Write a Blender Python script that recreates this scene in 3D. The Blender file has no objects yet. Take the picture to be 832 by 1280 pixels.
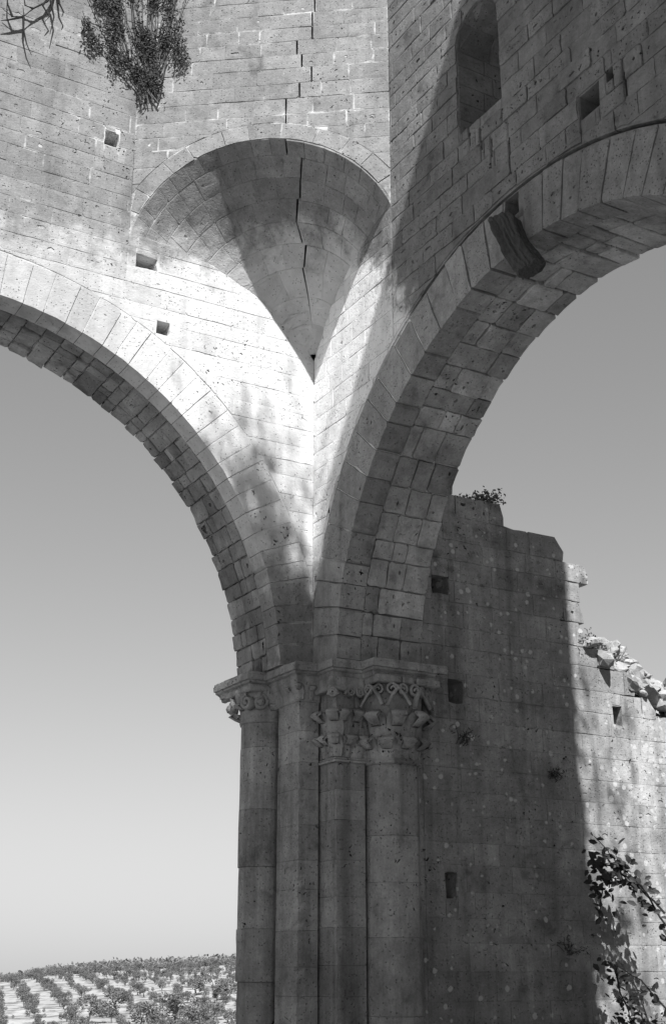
import bpy, bmesh, math, random
import numpy as np
from mathutils import Vector, Matrix, noise
from mathutils.geometry import tessellate_polygon

# ------------------------------------------------------------------ camera, sky, sun, exposure
scene = bpy.context.scene
COL = scene.collection
F_PX, HORIZON_Y, DIST, EYE, AZ = 1600.0, 1210.0, 14.0, 1.65, 60.15
PITCH = math.atan((HORIZON_Y - 640) / F_PX)
_a = math.radians(AZ)
FW = np.array([math.cos(_a) * math.cos(PITCH), math.sin(_a) * math.cos(PITCH), math.sin(PITCH)])
RT = np.array([math.sin(_a), -math.cos(_a), 0.0])
UP = np.cross(RT, FW)
_r = FW * F_PX + RT * (388 - 416) + UP * (640 - HORIZON_Y)
_h = _r[:2] / np.hypot(*_r[:2])
CAM = np.array([-_h[0] * DIST, -_h[1] * DIST, EYE])

def proj(p):
    v = np.array(p, float) - CAM
    d = v @ FW
    if d < 0.1:
        return (-9999, -9999)
    return (416 + F_PX * (v @ RT) / d, 640 - F_PX * (v @ UP) / d)

def pix(x, y, axis, val):
    r = FW * F_PX + RT * (x - 416) + UP * (640 - y)
    t = (val - CAM[axis]) / r[axis]
    return CAM + r * t

cam_data = bpy.data.cameras.new('camera')
cam = bpy.data.objects.new('camera', cam_data)
COL.objects.link(cam)
cam.matrix_world = Matrix(((RT[0], UP[0], -FW[0], CAM[0]), (RT[1], UP[1], -FW[1], CAM[1]),
                           (RT[2], UP[2], -FW[2], CAM[2]), (0, 0, 0, 1)))
cam_data.sensor_fit = 'VERTICAL'
cam_data.sensor_height = 36.0
cam_data.lens = 36.0 * F_PX / 1280.0
cam_data.clip_end = 6000
scene.camera = cam

SUN_PHI, SUN_EL = math.radians(20.0), math.radians(56.5)
SUN = Vector((-math.sin(SUN_PHI) * math.cos(SUN_EL), -math.cos(SUN_PHI) * math.cos(SUN_EL), math.sin(SUN_EL)))
world = bpy.data.worlds.new('World')
scene.world = world
world.use_nodes = True
wn, wl = world.node_tree.nodes, world.node_tree.links
wn.clear()
sky = wn.new('ShaderNodeTexSky')
sky.sky_type = 'NISHITA'
sky.sun_disc = False
sky.sun_elevation = SUN_EL
sky.sun_rotation = math.atan2(SUN.x, SUN.y)
sky.air_density = 2.8
sky.dust_density = 0.25
sky.altitude = 1600
bw = wn.new('ShaderNodeRGBToBW')          # black-and-white film
bg = wn.new('ShaderNodeBackground')
bg.inputs['Strength'].default_value = 0.05
wo = wn.new('ShaderNodeOutputWorld')
wl.new(sky.outputs[0], bw.inputs[0]); wl.new(bw.outputs[0], bg.inputs['Color']); wl.new(bg.outputs[0], wo.inputs[0])

sun_data = bpy.data.lights.new('sun', 'SUN')
sun_data.energy = 5.0
sun_data.angle = math.radians(0.53)
sun_obj = bpy.data.objects.new('sun', sun_data)
COL.objects.link(sun_obj)
sun_obj.rotation_euler = (-SUN).to_track_quat('-Z', 'Y').to_euler()
sun_obj.location = (0, -30, 40)

scene.cycles.max_bounces = 6
scene.cycles.diffuse_bounces = 5
vs = scene.view_settings
vs.view_transform = 'Standard'
vs.look = 'None'
vs.exposure = 0.85
vs.gamma = 1.0
vs.use_curve_mapping = False

random.seed(7)
RND = random.Random(11)

# ------------------------------------------------------------------ materials
class NT:
    def __init__(self, name):
        self.m = bpy.data.materials.new(name)
        self.m.use_nodes = True
        self.t = self.m.node_tree
        self.t.nodes.clear()
        self.out = self.t.nodes.new('ShaderNodeOutputMaterial')
        self.geo = self.t.nodes.new('ShaderNodeNewGeometry')
        self.pos = self.geo.outputs['Position']
    def new(self, kind, **kw):
        n = self.t.nodes.new(kind)
        for k, v in kw.items():
            setattr(n, k, v)
        return n
    def link(self, a, b):
        self.t.links.new(a, b)
    def val(self, sock, v):
        if hasattr(v, 'is_output') or isinstance(v, bpy.types.NodeSocket):
            self.link(v, sock)
        else:
            sock.default_value = v
    def math(self, op, a, b=0.0, c=None, clamp=False):
        n = self.new('ShaderNodeMath', operation=op, use_clamp=clamp)
        self.val(n.inputs[0], a); self.val(n.inputs[1], b)
        if c is not None:
            self.val(n.inputs[2], c)
        return n.outputs[0]
    def noise(self, scale, detail=4, rough=0.55, vec=None, dist=0.0):
        n = self.new('ShaderNodeTexNoise')
        n.inputs['Scale'].default_value = scale
        n.inputs['Detail'].default_value = detail
        n.inputs['Roughness'].default_value = rough
        n.inputs['Distortion'].default_value = dist
        self.link(vec if vec is not None else self.pos, n.inputs['Vector'])
        return n.outputs['Fac']
    def voro(self, scale, rand=1.0, feature='F1', vec=None):
        n = self.new('ShaderNodeTexVoronoi', feature=feature)
        n.inputs['Scale'].default_value = scale
        n.inputs['Randomness'].default_value = rand
        self.link(vec if vec is not None else self.pos, n.inputs['Vector'])
        return n
    def mapv(self, sx, sy, sz, loc=(0, 0, 0)):
        n = self.new('ShaderNodeMapping')
        n.inputs['Scale'].default_value = (sx, sy, sz)
        n.inputs['Location'].default_value = loc
        self.link(self.pos, n.inputs['Vector'])
        return n.outputs[0]
    def ramp(self, fac, lo, hi, a=0.0, b=1.0):
        n = self.new('ShaderNodeMapRange', interpolation_type='SMOOTHSTEP')
        self.val(n.inputs['Value'], fac)
        n.inputs['From Min'].default_value = lo; n.inputs['From Max'].default_value = hi
        n.inputs['To Min'].default_value = a; n.inputs['To Max'].default_value = b
        return n.outputs[0]
    def mix(self, fac, a, b):
        n = self.new('ShaderNodeMix', data_type='FLOAT')
        self.val(n.inputs[0], fac); self.val(n.inputs[2], a); self.val(n.inputs[3], b)
        return n.outputs[0]
    def attr(self, name):
        n = self.new('ShaderNodeAttribute', attribute_name=name)
        return n.outputs['Fac']
    def finish(self, albedo, rough=0.92, bump=None, dist=0.01, strength=0.6, transl=0.0):
        alb = self.math('MINIMUM', self.math('MAXIMUM', albedo, 0.015), 0.88)
        rgb = self.new('ShaderNodeCombineColor')
        for i in range(3):
            self.link(alb, rgb.inputs[i])
        b = self.new('ShaderNodeBsdfPrincipled')
        self.link(rgb.outputs[0], b.inputs['Base Color'])
        b.inputs['Roughness'].default_value = rough
        b.inputs['Specular IOR Level'].default_value = 0.15
        if bump is not None:
            bn = self.new('ShaderNodeBump')
            bn.inputs['Distance'].default_value = dist
            bn.inputs['Strength'].default_value = strength
            self.link(bump, bn.inputs['Height'])
            self.link(bn.outputs[0], b.inputs['Normal'])
        if transl > 0:
            tr = self.new('ShaderNodeBsdfTranslucent')
            self.link(rgb.outputs[0], tr.inputs['Color'])
            mx = self.new('ShaderNodeMixShader')
            mx.inputs[0].default_value = transl
            self.link(b.outputs[0], mx.inputs[1]); self.link(tr.outputs[0], mx.inputs[2])
            self.link(mx.outputs[0], self.out.inputs[0])
        else:
            self.link(b.outputs[0], self.out.inputs[0])
        return self.m

def stone_material(name, base=0.3, mortar=0.6, mortar_amt=0.5, clean_lit=0.0, lichen=0.0, streak=0.2, stain=0.5, pore=0.5, tonevar=0.5, line=9.65, cav=0.57):
    """Travertine ashlar: per-block tone, broad weathering, pores, lime smears along the joints,
    and (clean > 0) the washed, lichen-free zone below the squinch, sunlit strips also whitened in the colour."""
    n = NT(name)
    tone, edge = n.attr('tone'), n.attr('edge')
    n1 = n.noise(0.9, 3, 0.6)
    n2 = n.noise(7.0, 5, 0.68)
    nm = n.noise(2.6, 5, 0.7)
    n3 = n.noise(45.0, 3, 0.75)
    st = n.noise(1.0, 3, 0.62, vec=n.mapv(5.0, 5.0, 0.32))
    a = n.math('MULTIPLY_ADD', tone, tonevar, 1.0 - tonevar * 0.5)
    a = n.math('MULTIPLY', a, n.math('MULTIPLY_ADD', n1, 1.5 * stain, 1.0 - 0.75 * stain))
    a = n.math('MULTIPLY', a, n.math('MULTIPLY_ADD', n2, 0.9, 0.55))
    a = n.math('MULTIPLY', a, n.math('MULTIPLY_ADD', nm, 1.1 * stain, 1.0 - 0.55 * stain))
    a = n.math('MULTIPLY', a, n.ramp(nm, 0.30, 0.44, 0.68, 1.0))
    a = n.math('MULTIPLY', a, n.math('MULTIPLY_ADD', n3, 0.8, 0.6))
    a = n.math('MULTIPLY', a, base * 1.06)
    if clean_lit > 0:
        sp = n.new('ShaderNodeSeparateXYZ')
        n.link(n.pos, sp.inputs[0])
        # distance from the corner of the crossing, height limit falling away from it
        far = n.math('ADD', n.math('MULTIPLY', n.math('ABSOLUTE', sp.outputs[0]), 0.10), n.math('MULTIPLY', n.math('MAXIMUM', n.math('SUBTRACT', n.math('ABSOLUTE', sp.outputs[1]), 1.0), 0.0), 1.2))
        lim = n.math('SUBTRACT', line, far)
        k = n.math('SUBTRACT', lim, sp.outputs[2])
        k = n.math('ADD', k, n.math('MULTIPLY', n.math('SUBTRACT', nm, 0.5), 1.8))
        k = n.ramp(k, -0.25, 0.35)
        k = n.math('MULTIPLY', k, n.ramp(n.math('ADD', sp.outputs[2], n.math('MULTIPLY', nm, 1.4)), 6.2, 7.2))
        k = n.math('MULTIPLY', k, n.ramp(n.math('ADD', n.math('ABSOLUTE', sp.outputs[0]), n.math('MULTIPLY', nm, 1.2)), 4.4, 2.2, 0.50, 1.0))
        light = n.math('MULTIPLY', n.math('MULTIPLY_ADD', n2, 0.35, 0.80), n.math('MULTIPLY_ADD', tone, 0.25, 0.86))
        light = n.math('MULTIPLY', n.math('MULTIPLY', light, n.math('MULTIPLY_ADD', nm, 0.30, 0.86)), clean_lit)
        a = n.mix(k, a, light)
    if streak > 0:
        a = n.math('MULTIPLY', a, n.math('SUBTRACT', 1.0, n.math('MULTIPLY', n.ramp(st, 0.45, 0.72), streak)))
        a = n.math('MULTIPLY', a, n.math('ADD', 1.0, n.math('MULTIPLY', n.ramp(st, 0.40, 0.28), streak * 0.7)))
    # travertine pores, painted dark for dirt and the shade inside them
    v = n.voro(38.0, 1.0)
    vr = n.new('ShaderNodeSeparateColor'); n.link(v.outputs['Color'], vr.inputs[0])
    pm = n.math('MULTIPLY', n.ramp(v.outputs['Distance'], 0.30, 0.16), n.ramp(n.math('ADD', vr.outputs[0], n.math('MULTIPLY', nm, 0.9)), 1.18, 1.26))
    pm = n.math('MULTIPLY', pm, pore * 0.8)
    wv = n.new('ShaderNodeVectorMath', operation='ADD')
    dn = n.new('ShaderNodeTexNoise'); dn.inputs['Scale'].default_value = 16.0; dn.inputs['Detail'].default_value = 2
    n.link(n.pos, dn.inputs['Vector'])
    ds = n.new('ShaderNodeVectorMath', operation='SCALE'); ds.inputs['Scale'].default_value = 0.14
    n.link(dn.outputs['Color'], ds.inputs[0]); n.link(n.pos, wv.inputs[0]); n.link(ds.outputs[0], wv.inputs[1])
    vb = n.voro(17.0, 1.0, vec=wv.outputs[0])
    vbc = n.new('ShaderNodeSeparateColor'); n.link(vb.outputs['Color'], vbc.inputs[0])
    pb = n.math('MULTIPLY', n.ramp(n.math('SUBTRACT', vb.outputs['Distance'], n.math('MULTIPLY', vbc.outputs[2], 0.12)), 0.16, 0.06),
                n.math('MULTIPLY', n.ramp(vbc.outputs[0], 0.55, 0.6), n.ramp(n1, cav, cav + 0.05)))
    pb = n.math('MULTIPLY', pb, pore)
    a = n.math('MULTIPLY', a, n.math('SUBTRACT', 1.0, n.math('MULTIPLY', pb, 0.72)))
    pm = n.math('ADD', pm, n.math('MULTIPLY', pb, 1.5))
    a = n.math('MULTIPLY', a, n.math('SUBTRACT', 1.0, n.math('MINIMUM', n.math('MULTIPLY', pm, 0.5), 0.7)))
    if lichen > 0:
        v2 = n.voro(11.0, 1.0)
        v2c = n.new('ShaderNodeSeparateColor'); n.link(v2.outputs['Color'], v2c.inputs[0])
        wob = n.math('ADD', v2.outputs['Distance'], n.math('MULTIPLY', n.math('SUBTRACT', n2, 0.5), 0.75))
        wob = n.math('SUBTRACT', wob, n.math('MULTIPLY', v2c.outputs[2], 0.22))
        spx = n.new('ShaderNodeSeparateXYZ'); n.link(n.pos, spx.inputs[0])
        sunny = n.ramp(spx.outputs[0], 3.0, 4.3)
        a = n.math('MULTIPLY', a, n.math('MULTIPLY_ADD', sunny, 0.25, 1.0))  # stone tone raised over the sunlit end of the wall, besides its lichen
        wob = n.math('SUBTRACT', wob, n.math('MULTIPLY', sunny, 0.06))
        lm = n.math('MULTIPLY', n.ramp(wob, 0.24, 0.12), n.ramp(n.math('ADD', n.math('ADD', v2c.outputs[1], n.math('MULTIPLY', n.math('SUBTRACT', n.math('MULTIPLY', n1, 2.2), 0.6), lichen)), n.math('MULTIPLY', sunny, 0.32)), 0.98, 1.06))
        a = n.mix(n.math('MULTIPLY', lm, 0.8), a, 0.55)
    # lime mortar smeared over block edges
    mn = n.math('ADD', n.math('MULTIPLY', n.noise(1.6, 3, 0.6), 2.4), n.math('MULTIPLY', n2, 1.1))
    mm = n.ramp(n.math('ADD', n.math('SUBTRACT', 1.0, edge), n.math('SUBTRACT', mn, 2.60 - 0.45 * mortar_amt)), 0.55, 1.15)
    mm = n.math('MULTIPLY', mm, n.ramp(edge, 1.0, 0.75))
    a = n.mix(n.math('MULTIPLY', mm, 0.8), a, mortar)
    h = n.math('ADD', n.math('MULTIPLY', n2, 0.8), n.math('MULTIPLY', n3, 0.35))
    h = n.math('SUBTRACT', h, n.math('MULTIPLY', pm, 1.6))
    return n.finish(a, 0.93, h, 0.014, 0.9)

def plain_material(name, base, var=0.4, scale=8.0, bump=0.5, dist=0.01, rough=0.95, transl=0.0, stretch=None):
    n = NT(name)
    vec = n.mapv(*stretch) if stretch else None
    n1 = n.noise(scale, 6, 0.65, vec=vec)
    n2 = n.noise(scale * 6, 3, 0.6, vec=vec)
    a = n.math('MULTIPLY', n.math('MULTIPLY_ADD', n1, var * 2, 1 - var), base)
    h = n.math('ADD', n1, n.math('MULTIPLY', n2, 0.3))
    return n.finish(a, rough, h if bump > 0 else None, dist, bump, transl)

def leaf_material(name, base, transl=0.25):
    n = NT(name)
    r = n.new('ShaderNodeObjectInfo').outputs['Random']
    a = n.math('MULTIPLY', n.math('MULTIPLY_ADD', n.noise(3.0, 3, 0.6), 0.9, 0.55), base)
    a = n.math('MULTIPLY', a, n.math('MULTIPLY_ADD', r, 0.3, 0.85))
    return n.finish(a, 0.6, None, transl=transl)

M = {}
M['north'] = stone_material('weathered_ashlar_north', 0.235, 0.66, 1.16, clean_lit=0.64, streak=0.18, stain=0.55, pore=0.9, tonevar=0.32, cav=0.54)
M['east'] = stone_material('weathered_ashlar_east', 0.215, 0.42, 0.60, clean_lit=0.86, streak=0.15, stain=0.65, pore=1.0, tonevar=0.42, cav=0.53)  # near-corner stone whitened to stand in for sunlight on that strip
M['ering'] = stone_material('arch_ring_stone', 0.29, 0.45, 0.15, streak=0.25, stain=0.5, pore=1.0, tonevar=0.35)
M['drum'] = stone_material('weathered_ashlar_drum', 0.238, 0.70, 1.22, streak=0.15, stain=0.45, pore=0.9, tonevar=0.3, cav=0.54)
M['cone'] = stone_material('squinch_stone', 0.25, 0.45, 0.85, clean_lit=0.60, line=9.9, streak=0.15, stain=0.5, pore=0.6, tonevar=0.3)
M['soffit'] = stone_material('soffit_stone', 0.36, 0.30, 0.0, streak=0.2, stain=1.2, pore=1.0, tonevar=0.7)
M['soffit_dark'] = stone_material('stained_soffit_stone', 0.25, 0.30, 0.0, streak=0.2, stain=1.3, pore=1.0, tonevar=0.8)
M['pier'] = stone_material('pier_stone', cav=0.51, base=0.3, mortar=0.5, mortar_amt=0.10, streak=0.45, stain=0.8, pore=1.0, tonevar=0.45)
M['chancel'] = stone_material('chancel_stone', cav=0.50, base=0.27, mortar=0.45, mortar_amt=0.10, lichen=0.70, streak=0.32, stain=0.95, pore=1.0, tonevar=0.25)
M['mortar'] = plain_material('lime_mortar', 0.34, 0.5, 5.0, 0.6, 0.015)
M['mortar_light'] = plain_material('pale_lime_mortar', 0.50, 0.5, 4.0, 0.6, 0.012)
M['mortar_dark'] = plain_material('weathered_mortar', 0.14, 0.5, 5.0, 0.6, 0.02)
M['core'] = plain_material('rubble_core', 0.30, 0.5, 4.0, 0.9, 0.05)
M['rubble'] = stone_material('rubble_stone', 0.28, 0.5, 0.0, streak=0.0, stain=0.5, pore=0.8, tonevar=0.6)
M['timber'] = plain_material('weathered_timber', 0.09, 0.8, 6.0, 1.0, 0.02, stretch=(6, 6, 0.8))
M['leaf'] = leaf_material('dark_leaves', 0.048, 0.15)
M['leaf_pale'] = leaf_material('dusty_leaves', 0.16)
M['dry'] = leaf_material('dry_ivy', 0.055, 0.1)
M['twig'] = plain_material('dead_wood', 0.03, 0.4, 10.0, 0.5)
M['bark'] = plain_material('bark', 0.10, 0.5, 12.0, 0.8, 0.02)
M['olive'] = leaf_material('olive_leaves', 0.17)
M['soil'] = None

# ------------------------------------------------------------------ object helpers
def link(name, me, mat, parent=None):
    o = bpy.data.objects.new(name, me)
    if mat is not None and not me.materials:
        me.materials.append(mat)
    COL.objects.link(o)
    if parent is not None:
        o.parent = parent
    return o

def thing(name, label, cat, loc=(0, 0, 0), group=None):
    o = bpy.data.objects.new(name, None)
    o.empty_display_size = 0.2
    COL.objects.link(o)
    o['label'] = label; o['category'] = cat
    if group:
        o['group'] = group
    return o

def tag(o, label, cat, group=None):
    o['label'] = label; o['category'] = cat
    if group:
        o['group'] = group
    return o

def mesh(name, verts, faces, tone=None, edge=None, smooth=False):
    me = bpy.data.meshes.new(name)
    me.from_pydata([tuple(map(float, v)) for v in verts], [], faces)
    nv = len(verts)
    at = me.attributes.new('tone', 'FLOAT', 'POINT')
    if tone is None:
        tone = 0.5
    at.data.foreach_set('value', np.full(nv, tone, 'f') if not hasattr(tone, '__len__') else np.array(tone, 'f'))
    ae = me.attributes.new('edge', 'FLOAT', 'POINT')
    ae.data.foreach_set('value', np.full(nv, 1.0, 'f') if edge is None else np.array(edge, 'f'))
    if smooth:
        me.polygons.foreach_set('use_smooth', [True] * len(me.polygons))
    me.update()
    return me

class Bag:
    """Collects verts and faces of several small pieces for one mesh."""
    def __init__(self):
        self.v, self.f, self.t, self.e = [], [], [], []
    def add(self, v, f, tone=0.5, edge=None):
        b = len(self.v)
        self.v += [tuple(p) for p in v]
        self.f += [tuple(i + b for i in q) for q in f]
        self.t += [tone] * len(v)
        self.e += list(edge) if edge is not None else [1.0] * len(v)
    def build(self, name, mat, parent=None, smooth=False):
        return link(name, mesh(name, self.v, self.f, self.t, self.e, smooth), mat, parent)

# ------------------------------------------------------------------ 2D shapes in wall coordinates
def area(p):
    return 0.5 * sum(p[i][0] * p[(i + 1) % len(p)][1] - p[(i + 1) % len(p)][0] * p[i][1] for i in range(len(p)))

def clip_circle(poly, cx, cy, R, outside=True):
    """Part of a small polygon outside (or inside) a circle, with the arc kept as short chords."""
    pts = []
    n = len(poly)
    for i in range(n):
        a, b = poly[i], poly[(i + 1) % n]
        k = max(1, int(math.hypot(b[0] - a[0], b[1] - a[1]) / 0.03))
        for j in range(k):
            t = j / k
            pts.append((a[0] + (b[0] - a[0]) * t, a[1] + (b[1] - a[1]) * t, j == 0))
    sg = 1 if outside else -1
    f = [sg * (math.hypot(p[0] - cx, p[1] - cy) - R) for p in pts]
    if all(v >= 0 for v in f):
        return poly
    if all(v < 0 for v in f):
        return None
    m = len(pts)
    s = next(i for i in range(m) if f[i] >= 0 and f[i - 1] < 0)
    out = []
    ex = None
    def cross(i, j):
        t = f[i] / (f[i] - f[j])
        return (pts[i][0] + (pts[j][0] - pts[i][0]) * t, pts[i][1] + (pts[j][1] - pts[i][1]) * t)
    order = [(s + k) % m for k in range(m)]
    start = cross(order[0] - 1, order[0])
    out.append(start)
    prev_in = True
    for k, i in enumerate(order):
        if f[i] >= 0:
            if not prev_in:
                en = cross(order[k - 1], i)
                out += arc_between(ex, en, cx, cy, R)
                out.append(en)
            if pts[i][2]:
                out.append(pts[i][:2])
            prev_in = True
        else:
            if prev_in:
                ex = cross(order[k - 1], i)
                out.append(ex)
            prev_in = False
    if not prev_in:
        out += arc_between(ex, start, cx, cy, R)
    res = []
    for p in out:
        if not res or math.hypot(p[0] - res[-1][0], p[1] - res[-1][1]) > 0.004:
            res.append(p)
    if len(res) < 3:
        return None
    return res

def arc_between(a, b, cx, cy, R):
    t0, t1 = math.atan2(a[1] - cy, a[0] - cx), math.atan2(b[1] - cy, b[0] - cx)
    d = (t1 - t0 + math.pi) % (2 * math.pi) - math.pi
    k = max(1, int(abs(d) * R / 0.10))
    return [(cx + R * math.cos(t0 + d * j / k), cy + R * math.sin(t0 + d * j / k)) for j in range(1, k)]

def clip_half(poly, a, b, c):
    """Keep a*u + b*v + c >= 0."""
    out = []
    n = len(poly)
    for i in range(n):
        p, q = poly[i], poly[(i + 1) % n]
        fp, fq = a * p[0] + b * p[1] + c, a * q[0] + b * q[1] + c
        if fp >= 0:
            out.append(p)
        if (fp >= 0) != (fq >= 0):
            t = fp / (fp - fq)
            out.append((p[0] + (q[0] - p[0]) * t, p[1] + (q[1] - p[1]) * t))
    return out if len(out) >= 3 else None

def rect_minus(r, h):
    u0, v0, u1, v1 = r
    a0, b0, a1, b1 = h
    if a0 >= u1 or a1 <= u0 or b0 >= v1 or b1 <= v0:
        return [r]
    res = []
    if a0 > u0: res.append((u0, v0, a0, v1))
    if a1 < u1: res.append((a1, v0, u1, v1))
    m0, m1 = max(u0, a0), min(u1, a1)
    if b1 < v1: res.append((m0, b1, m1, v1))
    if b0 > v0: res.append((m0, v0, m1, b0))
    return [q for q in res if q[2] - q[0] > 0.025 and q[3] - q[1] > 0.025]

def courses(u0, u1, v0, v1, hmin, hmax, lmin, lmax, rnd, breaks=None):
    """Rows of ashlar blocks. breaks(v_mid) gives joints that a course must have."""
    out = []
    v = v0
    prev = []
    while v < v1 - 0.03:
        h = rnd.uniform(hmin, hmax)
        if v + h > v1 - 0.08:
            h = v1 - v
        must = sorted(b for b in (breaks(v + h / 2) if breaks else []) if u0 < b < u1)
        js = [u0]
        for stop in must + [u1]:
            u = js[-1]
            while True:
                l = rnd.uniform(lmin, lmax)
                for _ in range(6):
                    if any(abs(u + l - q) < 0.07 for q in prev):
                        l = rnd.uniform(lmin, lmax)
                if u + l > stop - lmin * 0.55:
                    js.append(stop)
                    break
                u += l
                js.append(u)
        for a, b in zip(js, js[1:]):
            out.append((a, v, b, v + h))
        prev = js
        v += h
    return out

# ------------------------------------------------------------------ one stone
STONES = {}
def in_frame(p, mx=45):
    x, y = proj(p)
    return -mx < x < 832 + mx and -mx < y < 1280 + mx

def stone(poly, S, parent, mat, name='stone', depth=0.07, gap=0.002, bev=0.0015, band=0.030, rough=0.003,
          proud=None, pits=1.0, tone=None, rnd=RND, bucket=None, tilt=0.004, chip=0.18):
    if poly is None or len(poly) < 3 or abs(area(poly)) < 0.0035:
        return None
    if area(poly) < 0:
        poly = poly[::-1]
    us, vs_ = [p[0] for p in poly], [p[1] for p in poly]
    uc, vc = (min(us) + max(us)) / 2, (min(vs_) + max(vs_)) / 2
    hu, hv = (max(us) - min(us)) / 2, (max(vs_) - min(vs_)) / 2
    if proud is None:
        proud = rnd.uniform(-0.0025, 0.0025)
    if tone is None:
        tone = min(1, max(0, rnd.gauss(0.5, 0.22)))
    # uneven outline, with the odd broken corner
    pts = []
    n = len(poly)
    for i in range(n):
        a, p, b = poly[i - 1], poly[i], poly[(i + 1) % n]
        la, lb = math.hypot(a[0] - p[0], a[1] - p[1]), math.hypot(b[0] - p[0], b[1] - p[1])
        if rnd.random() < chip and la > 0.12 and lb > 0.12:
            c1, c2 = rnd.uniform(0.012, 0.04), rnd.uniform(0.012, 0.04)
            pts.append((p[0] + (a[0] - p[0]) * c1 / la, p[1] + (a[1] - p[1]) * c1 / la))
            pts.append((p[0] + (b[0] - p[0]) * c2 / lb, p[1] + (b[1] - p[1]) * c2 / lb))
        else:
            pts.append(p)
        k = int(lb / 0.15)
        for j in range(1, k + 1):
            t = (j + rnd.uniform(-0.25, 0.25)) / (k + 1)
            q = (p[0] + (b[0] - p[0]) * t, p[1] + (b[1] - p[1]) * t)
            nx, ny = -(b[1] - p[1]) / lb, (b[0] - p[0]) / lb
            d = abs(rnd.gauss(0, rough))
            pts.append((q[0] + nx * d, q[1] + ny * d))
    def inset(d):
        su, sv = max(0.35, 1 - d / max(hu, 0.01)), max(0.35, 1 - d / max(hv, 0.01))
        return [(uc + (p[0] - uc) * su, vc + (p[1] - vc) * sv) for p in pts]
    tu, tv = rnd.gauss(0, tilt), rnd.gauss(0, tilt)
    def W(p, w):
        return S(p[0], p[1], w + tu * (p[0] - uc) + tv * (p[1] - vc))
    r1, r2, r3 = inset(gap), inset(gap + bev), inset(gap + bev + band)
    m = len(pts)
    V = [S(p[0], p[1], -depth) for p in r1] + [W(p, proud - bev) for p in r1] + [W(p, proud) for p in r2] + [W(p, proud + 0.001) for p in r3]
    E = [0.0] * (3 * m) + [1.0] * m
    Fc = []
    for k in range(3):
        for i in range(m):
            j = (i + 1) % m
            Fc.append((k * m + i, k * m + j, (k + 1) * m + j, (k + 1) * m + i))
    # pores and holes, cut into the face
    holes = []
    npit = 0
    lam = pits * 4 * hu * hv / 0.09
    porous = rnd.random() < 0.24 * pits
    while rnd.random() < lam / (1 + lam) and npit < 5:
        npit += 1
    if porous:
        npit += rnd.randint(6, 13)
    iu, iv = hu - gap - bev - band, hv - gap - bev - band
    rectish = abs(area(poly)) > 0.9 * 4 * hu * hv
    if iu > 0.05 and iv > 0.04 and rectish:
        fu, fv = rnd.uniform(-0.6, 0.6), rnd.uniform(-0.6, 0.6)
        for _ in range(npit):
            s = min(0.026, 0.0055 * math.exp(rnd.gauss(0.35, 0.72)))
            su = s * rnd.choice((0.8, 1.0, 1.3, 1.8, 2.6))
            if su > iu * 0.5 or s > iv * 0.5:
                continue
            if porous:
                ru, rv = min(1, max(-1, fu + rnd.gauss(0, 0.3))), min(1, max(-1, fv + rnd.gauss(0, 0.25)))
            else:
                ru, rv = rnd.uniform(-1, 1), rnd.uniform(-1, 1)
            c = (uc + ru * (iu - su * 1.35), vc + rv * (iv - s * 1.35))
            if any(math.hypot(c[0] - q[0], c[1] - q[1]) < max(su, s) * 1.4 + max(q[2], q[3]) * 1.4 for q in holes):
                continue
            holes.append((c[0], c[1], su, s))
    loops = [[Vector((p[0], p[1], 0)) for p in r3]]
    base = len(V)
    for (cu, cv, su, s) in holes:
        ang = rnd.uniform(0, 6.28)
        kk = 6
        lp = []
        for j in range(kk):
            t = -2 * math.pi * j / kk + ang
            rr = rnd.uniform(0.7, 1.3)
            lp.append((cu + su * rr * math.cos(t), cv + s * rr * math.sin(t)))
        loops.append([Vector((p[0], p[1], 0)) for p in lp])
        V += [W(p, proud + 0.001) for p in lp]
        E += [1.0] * kk
    idx = list(range(3 * m, 4 * m)) + list(range(base, len(V)))
    for tri in tessellate_polygon(loops):
        Fc.append(tuple(idx[i] for i in tri))
    q = base
    for h, lp in zip(holes, loops[1:]):
        kk = len(lp)
        dd = min(depth * 0.8, 0.03 + h[3] * 3.0)
        b2 = len(V)
        V += [W((h[0] + (p.x - h[0]) * 0.85, h[1] + (p.y - h[1]) * 0.85), proud - dd) for p in lp]
        E += [1.0] * kk
        for j in range(kk):
            Fc.append((q + j, q + (j + 1) % kk, b2 + (j + 1) % kk, b2 + j))
        Fc.append(tuple(range(b2, b2 + kk)))
        q += kk
    if bucket is not None and not in_frame(S(uc, vc, 0)):
        bucket.add(V, Fc, tone, E)
        return None
    return link(name, mesh(name, V, Fc, tone, E), mat, parent)

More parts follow.
